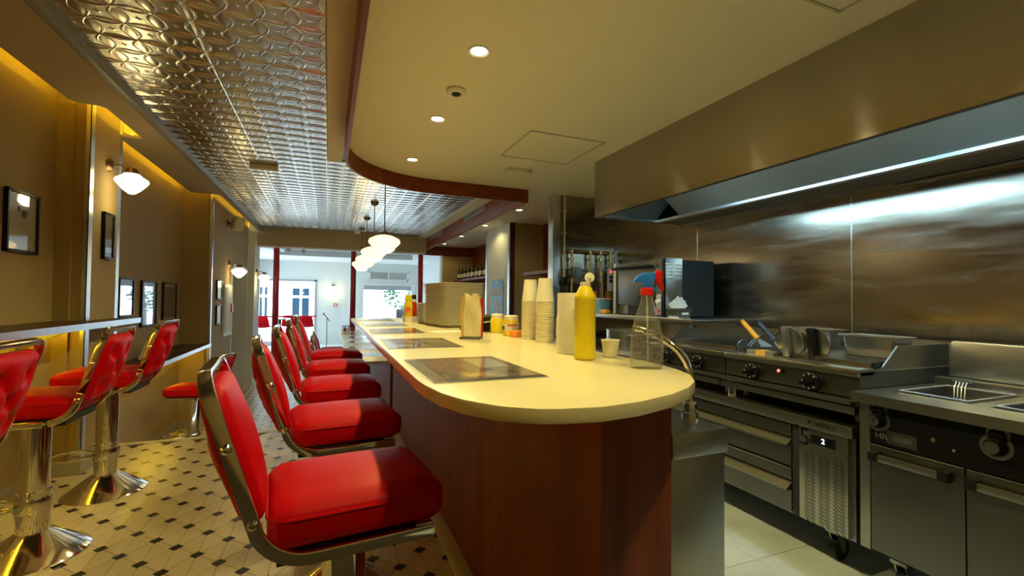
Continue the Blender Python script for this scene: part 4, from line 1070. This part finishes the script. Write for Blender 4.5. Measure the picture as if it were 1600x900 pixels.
# spray bottle
sb = thing('spray_bottle', 'clear spray bottle with blue and red trigger head on the counter end', 'bottle', (.875, 1.10, 1.0), rad(-25), None, local=True)
def oval(prof, a, b, seg=40):
    m = MB()
    for r, z, k in prof:
        for i in range(seg):
            t = 2*pi*i/seg; m.v.append((r*a*cos(t)*k, r*b*sin(t), z))
    for j in range(len(prof)-1):
        for i in range(seg): m.f.append((j*seg+i, j*seg+(i+1) % seg, (j+1)*seg+(i+1) % seg, (j+1)*seg+i))
    m.f += [tuple(range(seg-1, -1, -1)), tuple((len(prof)-1)*seg+i for i in range(seg))]
    return m
oval([(.95, 0, 1), (1.0, .006, 1), (1.0, .06, 1), (.96, .10, 1), (.80, .14, .95), (.66, .17, .85), (.50, .20, .75), (.42, .215, .75)], .048, .030).build('bottle', 'bottle_glass', sb, smooth=True)
oval([(.93, .002, 1), (.97, .008, 1), (.97, .06, 1), (.93, .10, 1), (.80, .133, .95)], .047, .029).build('liquid', 'liquid_glass', sb, smooth=True)
m = MB(); random.seed(5)
for k in range(11):
    z0 = .030+.0085*k; x = -.034
    while x < .030:
        w_ = random.uniform(.003, .010); th = math.asin(max(-.99, min(.99, (x+w_/2)/.0485)))
        m.obox((x+w_/2, -.0302*cos(th), z0), (w_, .0006, .0042), Matrix.Rotation(th*.55, 3, 'Z')); x += w_+.0025
m.build('label_print', 'bottle_label', sb)
MB().lathe([(.016, .214), (.0185, .216), (.0185, .235), (.015, .237)], 28).build('collar', 'red_plastic', sb, smooth=True)
MB().prism([(-.012, .236), (.013, .236), (.022, .268), (.024, .282), (-.010, .282), (-.030, .272), (-.040, .256), (-.036, .250), (-.016, .256)], -.012, .012, 'y').build('spray_head', 'blue_plastic', sb, bevel=.004)
MB().prism([(.022, .262), (.020, .282), (.030, .290), (.043, .284), (.046, .270), (.040, .262), (.050, .232), (.044, .228), (.034, .240)], -.009, .009, 'y').build('trigger', 'red_plastic', sb, bevel=.003)
MB().prism([(.014, .238), (.030, .240), (.026, .228), (.016, .226)], -.006, .006, 'y').build('pump', 'blue_plastic', sb)
MB().cyl((0, 0, .214), (.004, 0, .02), .0025, seg=8).build('dip_tube', 'white_plastic', sb, smooth=True)
# kitchen roll
kr = thing('kitchen_roll', 'embossed white kitchen roll standing behind the yellow bottle', 'paper roll', (.855, 1.50, 1.0))
MB().lathe([(.02, .001), (.060, .001), (.060, .224), (.02, .224)], 40, (.855, 1.50, 1.0), close=False).build('roll', 'paper_towel', kr, smooth=True)
MB().lathe([(.02, .002), (.02, .223), (.018, .223), (.018, .002)], 20, (.855, 1.50, 1.0), close=False).build('core', 'kraft', kr, smooth=True)
# upside-down paper cups
cup_body = MB().lathe([(.041, .002), (.030, .108), (.028, .108), (.0, .104)], 28, close=False).mesh('cup_body', True); cup_body.materials.append(MATS['cup'])
cup_rim = MB().lathe([(.0405, .0), (.0435, .0), (.0435, .0045), (.0405, .005)], 28, close=False).mesh('rim', True); cup_rim.materials.append(MATS['cup_rim'])
def cups(x, y, n, label, group, s=1.0):
    for k in range(n):
        t = thing('paper_cup', label, 'cup', (x, y, 1.0+.0110*k*s), 0, group, local=True); t.scale = (s, s, s)
        link('cup_body', cup_body, None, t); link('rim', cup_rim, None, t)
cups(.925, 1.885, 18, 'upside-down paper cup in the tall stack nearest the kitchen roll', 'paper cups in the tall stack by the roll')
cups(.93, 2.06, 18, 'upside-down paper cup in the tall stack nearest the sauce bottles', 'paper cups in the tall stack by the sauces')
cups(.935, 1.70, 11, 'upside-down paper cup in the short stack behind the kitchen roll', 'paper cups in the short stack')
pc = thing('paper_cup', 'single upright paper cup behind the spray bottle', 'cup', (.925, 1.36, 1.0))
MB().lathe([(.0, .002), (.024, .002), (.031, .055), (.033, .056), (.033, .06), (.029, .06), (.022, .006)], 24, (.925, 1.36, 1.0), close=False).build('cup_body', 'cup', pc, smooth=True)
# napkin dispenser
nd = thing('napkin_dispenser', 'upright napkin dispenser packed with wavy folded napkins on the counter', 'napkin holder', (.655, 2.15, 1.0), rad(-28), None, local=True)
MB().box(-.052, .052, -.040, .040, 0, .012).build('tray', 'steel_dark', nd, bevel=.003)
MB().box(-.052, .052, .032, .036, .012, .20).build('back_plate', 'ketchup', nd)
for k in range(12):
    x0 = -.046+.0075*k; ph = k*.35
    pts = []
    for i in range(10):
        z = .014+(.20+.010*sin(k*.9))*i/9; pts.append((x0+.006*sin(z*38+ph)*(z/.2), z))
    poly = pts + [(a+.0062, b) for a, b in pts[::-1]]
    MB().prism(poly, -.034, .030, 'y').build('napkin', 'napkin' if k > 1 else 'kraft', nd)
# trays
def tray_mesh():
    def lvl(hx, hy, z, r):
        return [(sx*(hx-r)+r*cos(a), sy*(hy-r)+r*sin(a), z) for sx, sy, a0 in ((1, 1, 0), (-1, 1, pi/2), (-1, -1, pi), (1, -1, 1.5*pi)) for a in [a0+i*pi/8 for i in range(5)]]
    L = [lvl(.128, .193, 0, .03), lvl(.142, .207, .018, .032), lvl(.156, .221, .0190, .038), lvl(.157, .222, .0228, .038), lvl(.144, .209, .0228, .035), lvl(.131, .196, .003, .03)]
    m = MB(); n = 20
    for l in L: m.v += l
    for k in range(len(L)-1):
        for i in range(n): m.f.append((k*n+i, k*n+(i+1) % n, (k+1)*n+(i+1) % n, (k+1)*n+i))
    m.f += [tuple(range(n-1, -1, -1)), tuple((len(L)-1)*n+i for i in range(n))]
    return m.mesh('serving_tray', True)
tm = tray_mesh(); tm.materials.append(MATS['tray']); tm.materials.append(MATS['tray_gap_shade'])
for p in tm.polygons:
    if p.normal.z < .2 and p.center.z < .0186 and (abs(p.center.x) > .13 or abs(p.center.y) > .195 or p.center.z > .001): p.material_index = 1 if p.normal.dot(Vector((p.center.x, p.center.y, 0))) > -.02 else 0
random.seed(3)
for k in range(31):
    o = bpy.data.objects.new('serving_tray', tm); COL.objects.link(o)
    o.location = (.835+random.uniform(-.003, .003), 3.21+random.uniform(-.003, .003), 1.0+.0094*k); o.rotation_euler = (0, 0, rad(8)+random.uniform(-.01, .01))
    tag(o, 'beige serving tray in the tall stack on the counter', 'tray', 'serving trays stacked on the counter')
plm = MB().lathe([(.0, 0), (.06, 0), (.088, .010), (.09, .012), (.086, .012), (.06, .003), (0, .003)], 28).mesh('side_plate', True); plm.materials.append(MATS['plate_white'])
for k in range(16):
    o = bpy.data.objects.new('side_plate', plm); COL.objects.link(o); o.location = (.735, 3.60, 1.0+.0098*k)
    tag(o, 'white side plate stacked behind the serving trays', 'plate', 'side plates stacked behind the trays')
# condiment set
ca = thing('condiment_caddy', 'cream condiment caddy behind the tray stack holding mustard and ketchup', 'caddy', (.645, 3.86, 1.0))
MB().box(.585, .705, 3.80, 3.93, 1.0, 1.012).build('tray', 'cream_plastic', ca, bevel=.004)
MB().box(.585, .589, 3.80, 3.93, 1.012, 1.05).box(.701, .705, 3.80, 3.93, 1.012, 1.05).box(.585, .705, 3.80, 3.804, 1.012, 1.04).build('sides', 'cream_plastic', ca)
mu = thing('mustard_bottle', 'yellow mustard bottle with red flag emblem in the caddy', 'bottle', (.625, 3.86, 1.012), rad(-20), None, local=True)
oval([(.9, 0, 1), (1, .006, 1), (1, .05, 1), (.92, .08, 1), (1, .11, 1), (.95, .135, 1), (.75, .155, 1)], .036, .024).build('body', 'mustard', mu, smooth=True)
MB().box(-.026, .026, -.017, .017, .155, .212).build('cap', 'mustard', mu, bevel=.006)
lb = MB().lathe([(.030, 0), (.030, .001)], 24, (0, -.0235, .085), Matrix.Rotation(pi/2, 3, 'X')).build('label', 'orange', mu)
MB().prism([(-.022, .078), (.020, .082), (.022, .098), (-.020, .094)], -.0262, -.0247, 'y').build('emblem', 'red_plastic', lb)
text('emblem_lettering', "French's", .011, 'white_plastic', lb, (0, -.0268, .088), (pi/2, -rad(5), 0), .0003)
ke = thing('ketchup_bottle', 'red ketchup bottle with dark cap behind the mustard', 'bottle', (.678, 3.90, 1.012))
MB().lathe([(.028, 0), (.030, .006), (.030, .10), (.018, .15), (.015, .175)], 24, (.678, 3.90, 1.012)).build('body', 'ketchup', ke, smooth=True)
MB().lathe([(.017, .175), (.017, .205), (.008, .215), (0, .215)], 20, (.678, 3.90, 1.012)).build('cap', 'black', ke, smooth=True)
MB().lathe([(.0155, .15), (.0185, .152), (.0185, .172), (.016, .174)], 20, (.678, 3.90, 1.012)).build('neck_band', 'label_cream', ke, smooth=True)
sg = thing('sachet_box', 'small lilac sachet box standing before the caddy', 'box', (.672, 3.79, 1.0))
MB().box(.645, .71, 3.765, 3.797, 1.0, 1.045).build('box', 'lilac', sg, bevel=.003)
# sauces, printer, papers behind the counter's back edge
for (x, y, body, lbl) in ((.93, 2.53, 'mustard', 'squat yellow sauce bottle with cream cap next to the printer'),):
    t = thing('sauce_bottle', lbl, 'bottle', (x, y, 1.0), 0, 'sauce bottles by the cups')
    MB().lathe([(.038, 0), (.042, .004), (.042, .075), (.036, .084), (.034, .086)], 28, (x, y, 1.0)).build('body', body, t, smooth=True)
    MB().lathe([(.036, .085), (.036, .102), (.030, .110), (0, .111)], 28, (x, y, 1.0)).build('cap', 'cream_plastic', t, smooth=True)
t = thing('sauce_bottle', 'sauce jar with paper label, black marks and cream cap beside the cups', 'bottle', (.925, 2.30, 1.0), 0, 'sauce bottles by the cups')
MB().lathe([(.040, 0), (.044, .004), (.044, .070), (.038, .085), (.036, .088)], 28, (.925, 2.30, 1.0)).build('body', 'mustard_dark', t, smooth=True)
MB().lathe([(.0446, .028), (.0446, .066)], 28, (.925, 2.30, 1.0), close=False).build('paper_label', 'label_cream', t, smooth=True)
MB().lathe([(.038, .087), (.038, .104), (.032, .110), (0, .111)], 28, (.925, 2.30, 1.0)).build('cap', 'cream_plastic', t, smooth=True)
for k in range(3): MB().box(.880, .8815, 2.285+.014*k, 2.293+.014*k, 1.034, 1.052).build('black_mark', 'black', t)
MB().box(.885, .945, 2.250, 2.2545, 1.056, 1.062).build('label_line', 'ketchup', t)
ob = thing('spice_packet', 'small orange packet lying in front of the sauce jar', 'packet', (.925, 2.20, 1.0))
MB().box(.885, .965, 2.175, 2.225, 1.0, 1.034).build('packet', 'orange', ob, bevel=.006)
pr = thing('receipt_printer', 'black receipt printer behind the napkin dispenser', 'printer', (.86, 2.72, 1.0))
MB().box(.78, .955, 2.62, 2.82, 1.0, 1.028).build('base', 'black', pr, bevel=.004)
MB().prism([(.80, 1.028), (.95, 1.028), (.95, 1.085), (.86, 1.085)], 2.64, 2.82, 'y').build('cover', 'black', pr)
MB().box(.84, .95, 2.645, 2.66, 1.06, 1.10).build('screen', 'steel_dark', pr)
pa = thing('paper_sheet', 'white paper sheet curling over the printer', 'paper', (.72, 2.70, 1.0), 0, 'loose papers on the counter')
MB().sweep([(.76, 2.60, 1.03), (.80, 2.58, 1.045), (.86, 2.57, 1.06), (.90, 2.58, 1.058)], [(-.05, 0), (.05, 0), (.05, .001), (-.05, .001)], hint=(0, 0, 1)).build('sheet', 'paper', pa)
pa2 = thing('paper_sheet', 'white paper sheet lying flat by the tray stack', 'paper', (.66, 2.66, 1.0), rad(15), 'loose papers on the counter', local=True)
MB().box(-.10, .11, -.05, .05, .0004, .0016).build('sheet', 'paper', pa2)
# lower ledge: menu holder
mh = thing('menu_holder', 'folded beige card holder on the lower wall ledge', 'holder', (-1.5, 5.25, .60))
MB().prism([(-1.60, .601), (-1.585, .601), (-1.52, .79), (-1.535, .79)], 5.14, 5.34, 'y').prism([(-1.44, .601), (-1.425, .601), (-1.52, .79), (-1.535, .79)], 5.14, 5.34, 'y').build('card', 'label_cream', mh)
MB().box(-1.61, -1.41, 5.13, 5.36, .6, .606).build('foot', 'dark_wood', mh)

# ================================================================== BACK BAR
bs = thing('bottle_shelf', 'dark wooden shelf carrying a row of bottles at the back bar', 'shelf', (2.9, 9.0, 1.58))
MB().box(2.70, 3.158, 7.75, 10.25, 1.575, 1.615).build('board', 'mahogany_h', bs)
for y in (7.9, 9.0, 10.1): MB().prism([(3.158, 1.575), (3.0, 1.575), (3.158, 1.42)], y-.015, y+.015, 'y').build('bracket', 'steel_dark', bs)
kinds = ('bottle_dark', 'bottle_amber', 'bottle_dark', 'bottle_green')
bmesh_ = {k: MB().lathe([(.036, 0), (.038, .004), (.038, .16), (.030, .185), (.014, .205), (.013, .26)], 14).mesh('body', True) for k in set(kinds)}
for k in bmesh_: bmesh_[k].materials.append(MATS[k])
bl = MB().lathe([(.0385, .05), (.0385, .13)], 14, close=False).mesh('label', True); bl.materials.append(MATS['label_cream'])
bcap = MB().lathe([(.0145, .235), (.0145, .27), (0, .271)], 10).mesh('cap', True); bcap.materials.append(MATS['black'])
kn = {'bottle_dark': 'dark', 'bottle_amber': 'amber', 'bottle_green': 'green'}
for i in range(17):
    k = kinds[i % 4]
    t = thing('liquor_bottle', '%s glass bottle with cream label in the row on the back bar shelf' % kn[k], 'bottle', (2.78+.03*(i % 2), 7.95+.137*i, 1.615), 0, '%s bottles on the back bar shelf' % kn[k], local=True)
    link('body', bmesh_[k], None, t); link('label', bl, None, t); link('cap', bcap, None, t)
for k in range(4):
    y = 8.1+.48*k
    t = thing('notice_frame', 'small framed notice under the bottle shelf on the back bar wall', 'notice', (3.15, y, 1.0), 0, 'framed notices under the bottle shelf')
    MB().box(3.138, 3.158, y, y+.34, .98, 1.42).build('frame', 'black', t)
    MB().box(3.134, 3.138, y+.03, y+.31, 1.01, 1.39).build('sheet', 'poster_pale', t)
    MB().box(3.132, 3.134, y+.07, y+.27, 1.28, 1.34).build('heading', 'grille', t)
po = thing('wall_poster', 'tall blue poster with orange lettering on the pale column', 'poster', (2.59, 7.09, .92))
MB().box(2.588, 2.594, 6.81, 7.38, .80, 1.51).build('sheet', 'poster', po)
MB().box(2.586, 2.588, 7.03, 7.18, 1.44, 1.475).build('small_heading', 'poster_pale', po)
MB().box(2.586, 2.588, 6.865, 6.895, .82, .83).build('foot_mark', 'poster_pale', po)
gly = MB()
for j, y in enumerate((7.29, 7.20, 7.11, 7.02, 6.93)):
    gly.box(2.586, 2.588, y-.035, y-.018, 1.24, 1.36).box(2.586, 2.588, y-.018, y+.030, 1.33, 1.36)
    if j != 2: gly.box(2.586, 2.588, y-.018, y+.025, 1.24, 1.268)
    if j % 2 == 0: gly.box(2.586, 2.588, y+.012, y+.032, 1.24, 1.30)
gly.build('orange_lettering', 'poster_orange', po)
MB().prism([(7.02, .92), (7.05, 1.18), (7.12, 1.20), (7.20, 1.17), (7.24, 1.10), (7.16, 1.06), (7.15, .90)], 2.586, 2.588, 'x').prism([(6.90, 1.02), (6.96, 1.17), (7.03, 1.12), (7.0, .98)], 2.586, 2.588, 'x').build('figures', 'poster_pale', po)
rs = thing('wooden_shelf', 'reddish wooden shelf between the kitchen post and the beige return wall', 'shelf', (2.9, 5.4, 1.53))
MB().box(2.60, 3.158, 4.67, 6.02, 1.535, 1.575).build('board', 'mahogany_h', rs)
for y in (4.9, 5.8): MB().prism([(3.158, 1.535), (2.9, 1.535), (3.158, 1.30)], y-.015, y+.015, 'y').build('bracket', 'steel_dark', rs)
rc = thing('red_canister', 'red arch-topped canister with pale lettering on the wooden shelf', 'canister', (2.72, 5.1, 1.575))
MB().prism([(5.02, 1.575), (5.30, 1.575), (5.30, 1.74)] + [(5.16+.14*cos(a), 1.74+.10*sin(a)) for a in [i*pi/10 for i in range(1, 10)]] + [(5.02, 1.74)], 2.66, 2.80, 'x').build('body', 'ketchup', rc, bevel=.006)
for k in range(2):
    for j in range(3): MB().box(2.657, 2.66, 5.06+.07*j, 5.10+.07*j, 1.62+.06*k, 1.66+.06*k).build('letter_block', 'poster_orange', rc)

# ================================================================== FRONT ROOM
def post(x, y, z1, label):
    t = thing('iron_post', label, 'post', (x, y, LOW), 0, 'red iron posts under the beam')
    MB().lathe([(.105, LOW), (.105, LOW+.10), (.098, LOW+.12), (.098, LOW+.22), (.088, LOW+.24), (.075, LOW+.42), (.066, LOW+.45)], 28, (x, y, 0)).build('base', 'red_pole', t, smooth=True)
    MB().lathe([(.064, LOW+.44), (.056, z1-.04)], 28, (x, y, 0)).build('shaft', 'red_pole', t, smooth=True)
    MB().box(x-.10, x+.10, y-.05, y+.05, z1-.04, z1).build('head_plate', 'frame_grey', t)
post(-1.0, 10.5, 2.40, 'red iron post by the white pier and the far window')
post(.50, 10.5, 2.40, 'red iron post between the microphone stand and the glass doors')
post(1.96, 10.5, 2.40, 'red iron post in front of the glass doors, by the partition')
def chair_proto():
    t = thing('bucket_chair', 'c', 'chair', (0, 0, 0), 0, None, local=True)
    m = MB(); rows = []
    for (x, z, hw) in ((.20, .74, .20), (.05, .715, .21), (-.12, .72, .215), (-.19, .80, .215), (-.22, .93, .205), (-.235, 1.04, .17), (-.238, 1.06, .13)):
        rows.append([(x+.03*(u*u)*(1 if z > .75 else 0), hw*u, z+.03*u*u*(1 if z < .75 else 0)) for u in [-1+i/4 for i in range(9)]])
    n = 9
    for r in rows: m.v += r
    for k in range(len(rows)-1):
        for i in range(n-1): m.f.append((k*n+i, k*n+i+1, (k+1)*n+i+1, (k+1)*n+i))
    k0 = len(m.v); m2 = [(x-.012, y, z-.014) for x, y, z in m.v]; m.v += m2
    m.f += [tuple(k0+i for i in f[::-1]) for f in m.f]
    m.build('shell', 'red_vinyl', t, smooth=True, angle=80)
    for sx in (-1, 1):
        for sy in (-1, 1): MB().tube([(.13*sx, .13*sy, .70), (.20*sx-.02, .20*sy, 0)], .011, 8).build('leg', 'chrome', t, smooth=True)
    MB().tube([(.175, .175, .26), (-.19, .175, .26), (-.19, -.175, .26), (.175, -.175, .26)], .008, 8, True).build('footrest', 'chrome', t, smooth=True)
    return t
ch = chair_proto()
cl = ['red shell bar chair behind the iron post by the far window', 'red shell bar chair at the black bar table by the far window', 'red shell bar chair nearest the microphone stand']
for k, (x, y, rz) in enumerate(((-1.74, 15.2, 1.3), (-1.10, 15.6, 1.7), (-.58, 15.2, 1.4))):
    if k == 0: ch.location = (x, y, LOW); ch.rotation_euler = (0, 0, rz); tag(ch, cl[0], 'chair', 'red bar chairs at the window')
    else: dup(ch, (x, y, LOW), rz, cl[k], 'red bar chairs at the window')
bt = thing('bar_table', 'tall pale bar table with black foot among the red chairs', 'table', (-1.2, 14.4, LOW))
MB().lathe([(.28, .55), (.28, .575)], 28, (-1.25, 14.4, 0)).build('table_top', 'laminate_white', bt)
MB().cyl((-1.25, 14.4, LOW), (-1.25, 14.4, .55), .035).lathe([(.22, LOW), (.22, LOW+.015)], 28, (-1.25, 14.4, 0)).build('pedestal', 'black', bt, smooth=True)
ms = thing('microphone_stand', 'thin black microphone stand in front of the far wall', 'stand', (-.02, 15.5, LOW))
MB().cyl((-.02, 15.5, LOW+.02), (-.02, 15.5, .52), .011, seg=8).build('pole', 'black', ms, smooth=True)
MB().lathe([(.16, LOW), (.16, LOW+.02)], 20, (-.02, 15.5, 0)).build('base', 'black', ms)
MB().cyl((-.12, 15.5, .66), (.07, 15.5, .42), .012, seg=8).build('boom', 'black', ms, smooth=True)
MB().cyl((-.14, 15.5, .685), (-.11, 15.5, .648), .022, seg=10).build('microphone', 'black', ms, smooth=True)
fs_ = thing('wall_lamp', 'small round wall lamp glowing on the far wall', 'lamp', (.16, YFAR-.1, 1.5))
MB().lathe([(.05, 0), (.05, .02), (.03, .05), (.0, .052)], 20, (.16, YFAR, 1.58), Matrix.Rotation(pi/2, 3, 'X')).build('plate', 'bronze', fs_, smooth=True)
MB().lathe([(.03, .06), (.055, .03), (.06, 0), (.05, -.05), (0, -.06)], 20, (.16, YFAR-.09, 1.50)).build('globe', 'lamp_sconce', fs_, smooth=True)
point('far_lamp_light', (.16, YFAR-.2, 1.40), 6, WARM, .05)
al = thing('alarm_button', 'small red alarm box on the far wall', 'alarm', (.24, YFAR, .9))
MB().box(.18, .30, YFAR-.05, YFAR, .87, .97).build('box', 'wallbox_red', al, bevel=.006)
MB().box(.21, .27, YFAR-.055, YFAR-.05, .89, .94).build('button', 'white_plastic', al)
rk = thing('condiment_rack', 'small wire rack of bottles at the end of the low counter', 'rack', (.35, 9.0, .56))
MB().tube([(.26, 8.95, .66), (.46, 8.95, .66), (.46, 9.1, .66), (.26, 9.1, .66)], .005, 6, True).build('top_wire', 'black', rk)
for x in (.26, .46):
    for y in (8.95, 9.1): MB().cyl((x, y, .56), (x, y, .66), .005, seg=6).build('upright', 'black', rk)
for k, mm in enumerate(('ketchup', 'white_plastic', 'ketchup')): MB().lathe([(.025, .561), (.025, .62), (.012, .64)], 12, (.30+.06*k, 9.02, 0)).build('jar', mm, rk, smooth=True)
for k, (x, y) in enumerate(((-.9, 12.0), (-.6, 12.4), (1.7, 11.2), (2.15, 11.0))):
    t = thing('spotlight', 'small dark ceiling spotlight in the white front room', 'spotlight', (x, y, 2.30), 0, 'ceiling spotlights in the front room')
    MB().cyl((x, y, 2.40), (x, y, 2.34), .012, seg=8).build('stem', 'black', t)
    MB().cyl((x-.03, y, 2.35), (x+.05, y, 2.29), .035, .045, 14).build('head', 'frame_grey', t, smooth=True)
# tree outside the glass doors
tr = thing('street_tree', 'leafy green tree in the street outside the glass doors', 'tree', (4.9, 27, LOW-.1))
MB().cyl((4.9, 27, LOW-.1), (5.0, 27, 2.2), .13, .09, 10).build('trunk', 'bark', tr, smooth=True)
random.seed(11); fo = MB()
for k in range(1500):
    a = random.uniform(0, 2*pi); b = random.uniform(-1, 1); r = random.uniform(.4, 1)**.5
    c = Vector((4.3+1.5*r*cos(a)*math.sqrt(1-b*b), 27+1.2*r*sin(a)*math.sqrt(1-b*b), 1.7+1.4*r*b))
    M_ = Matrix.Rotation(random.uniform(0, 6), 3, 'Z') @ Matrix.Rotation(random.uniform(-1, 1), 3, 'X'); s = random.uniform(.06, .13)
    fo.add([c+M_ @ Vector(q) for q in ((-s, 0, 0), (0, -s*.6, 0), (s, 0, .02), (0, s*.6, .02))], [(0, 1, 2, 3)])
stuff(fo.build('foliage', 'leaf', tr))
pl_ = thing('planter_box', 'black planter box outside the glass doors', 'planter', (2.9, 20, LOW-.1))
MB().box(2.72, 3.06, 19.8, 20.2, LOW-.1, .70).build('box', 'black', pl_, bevel=.02)
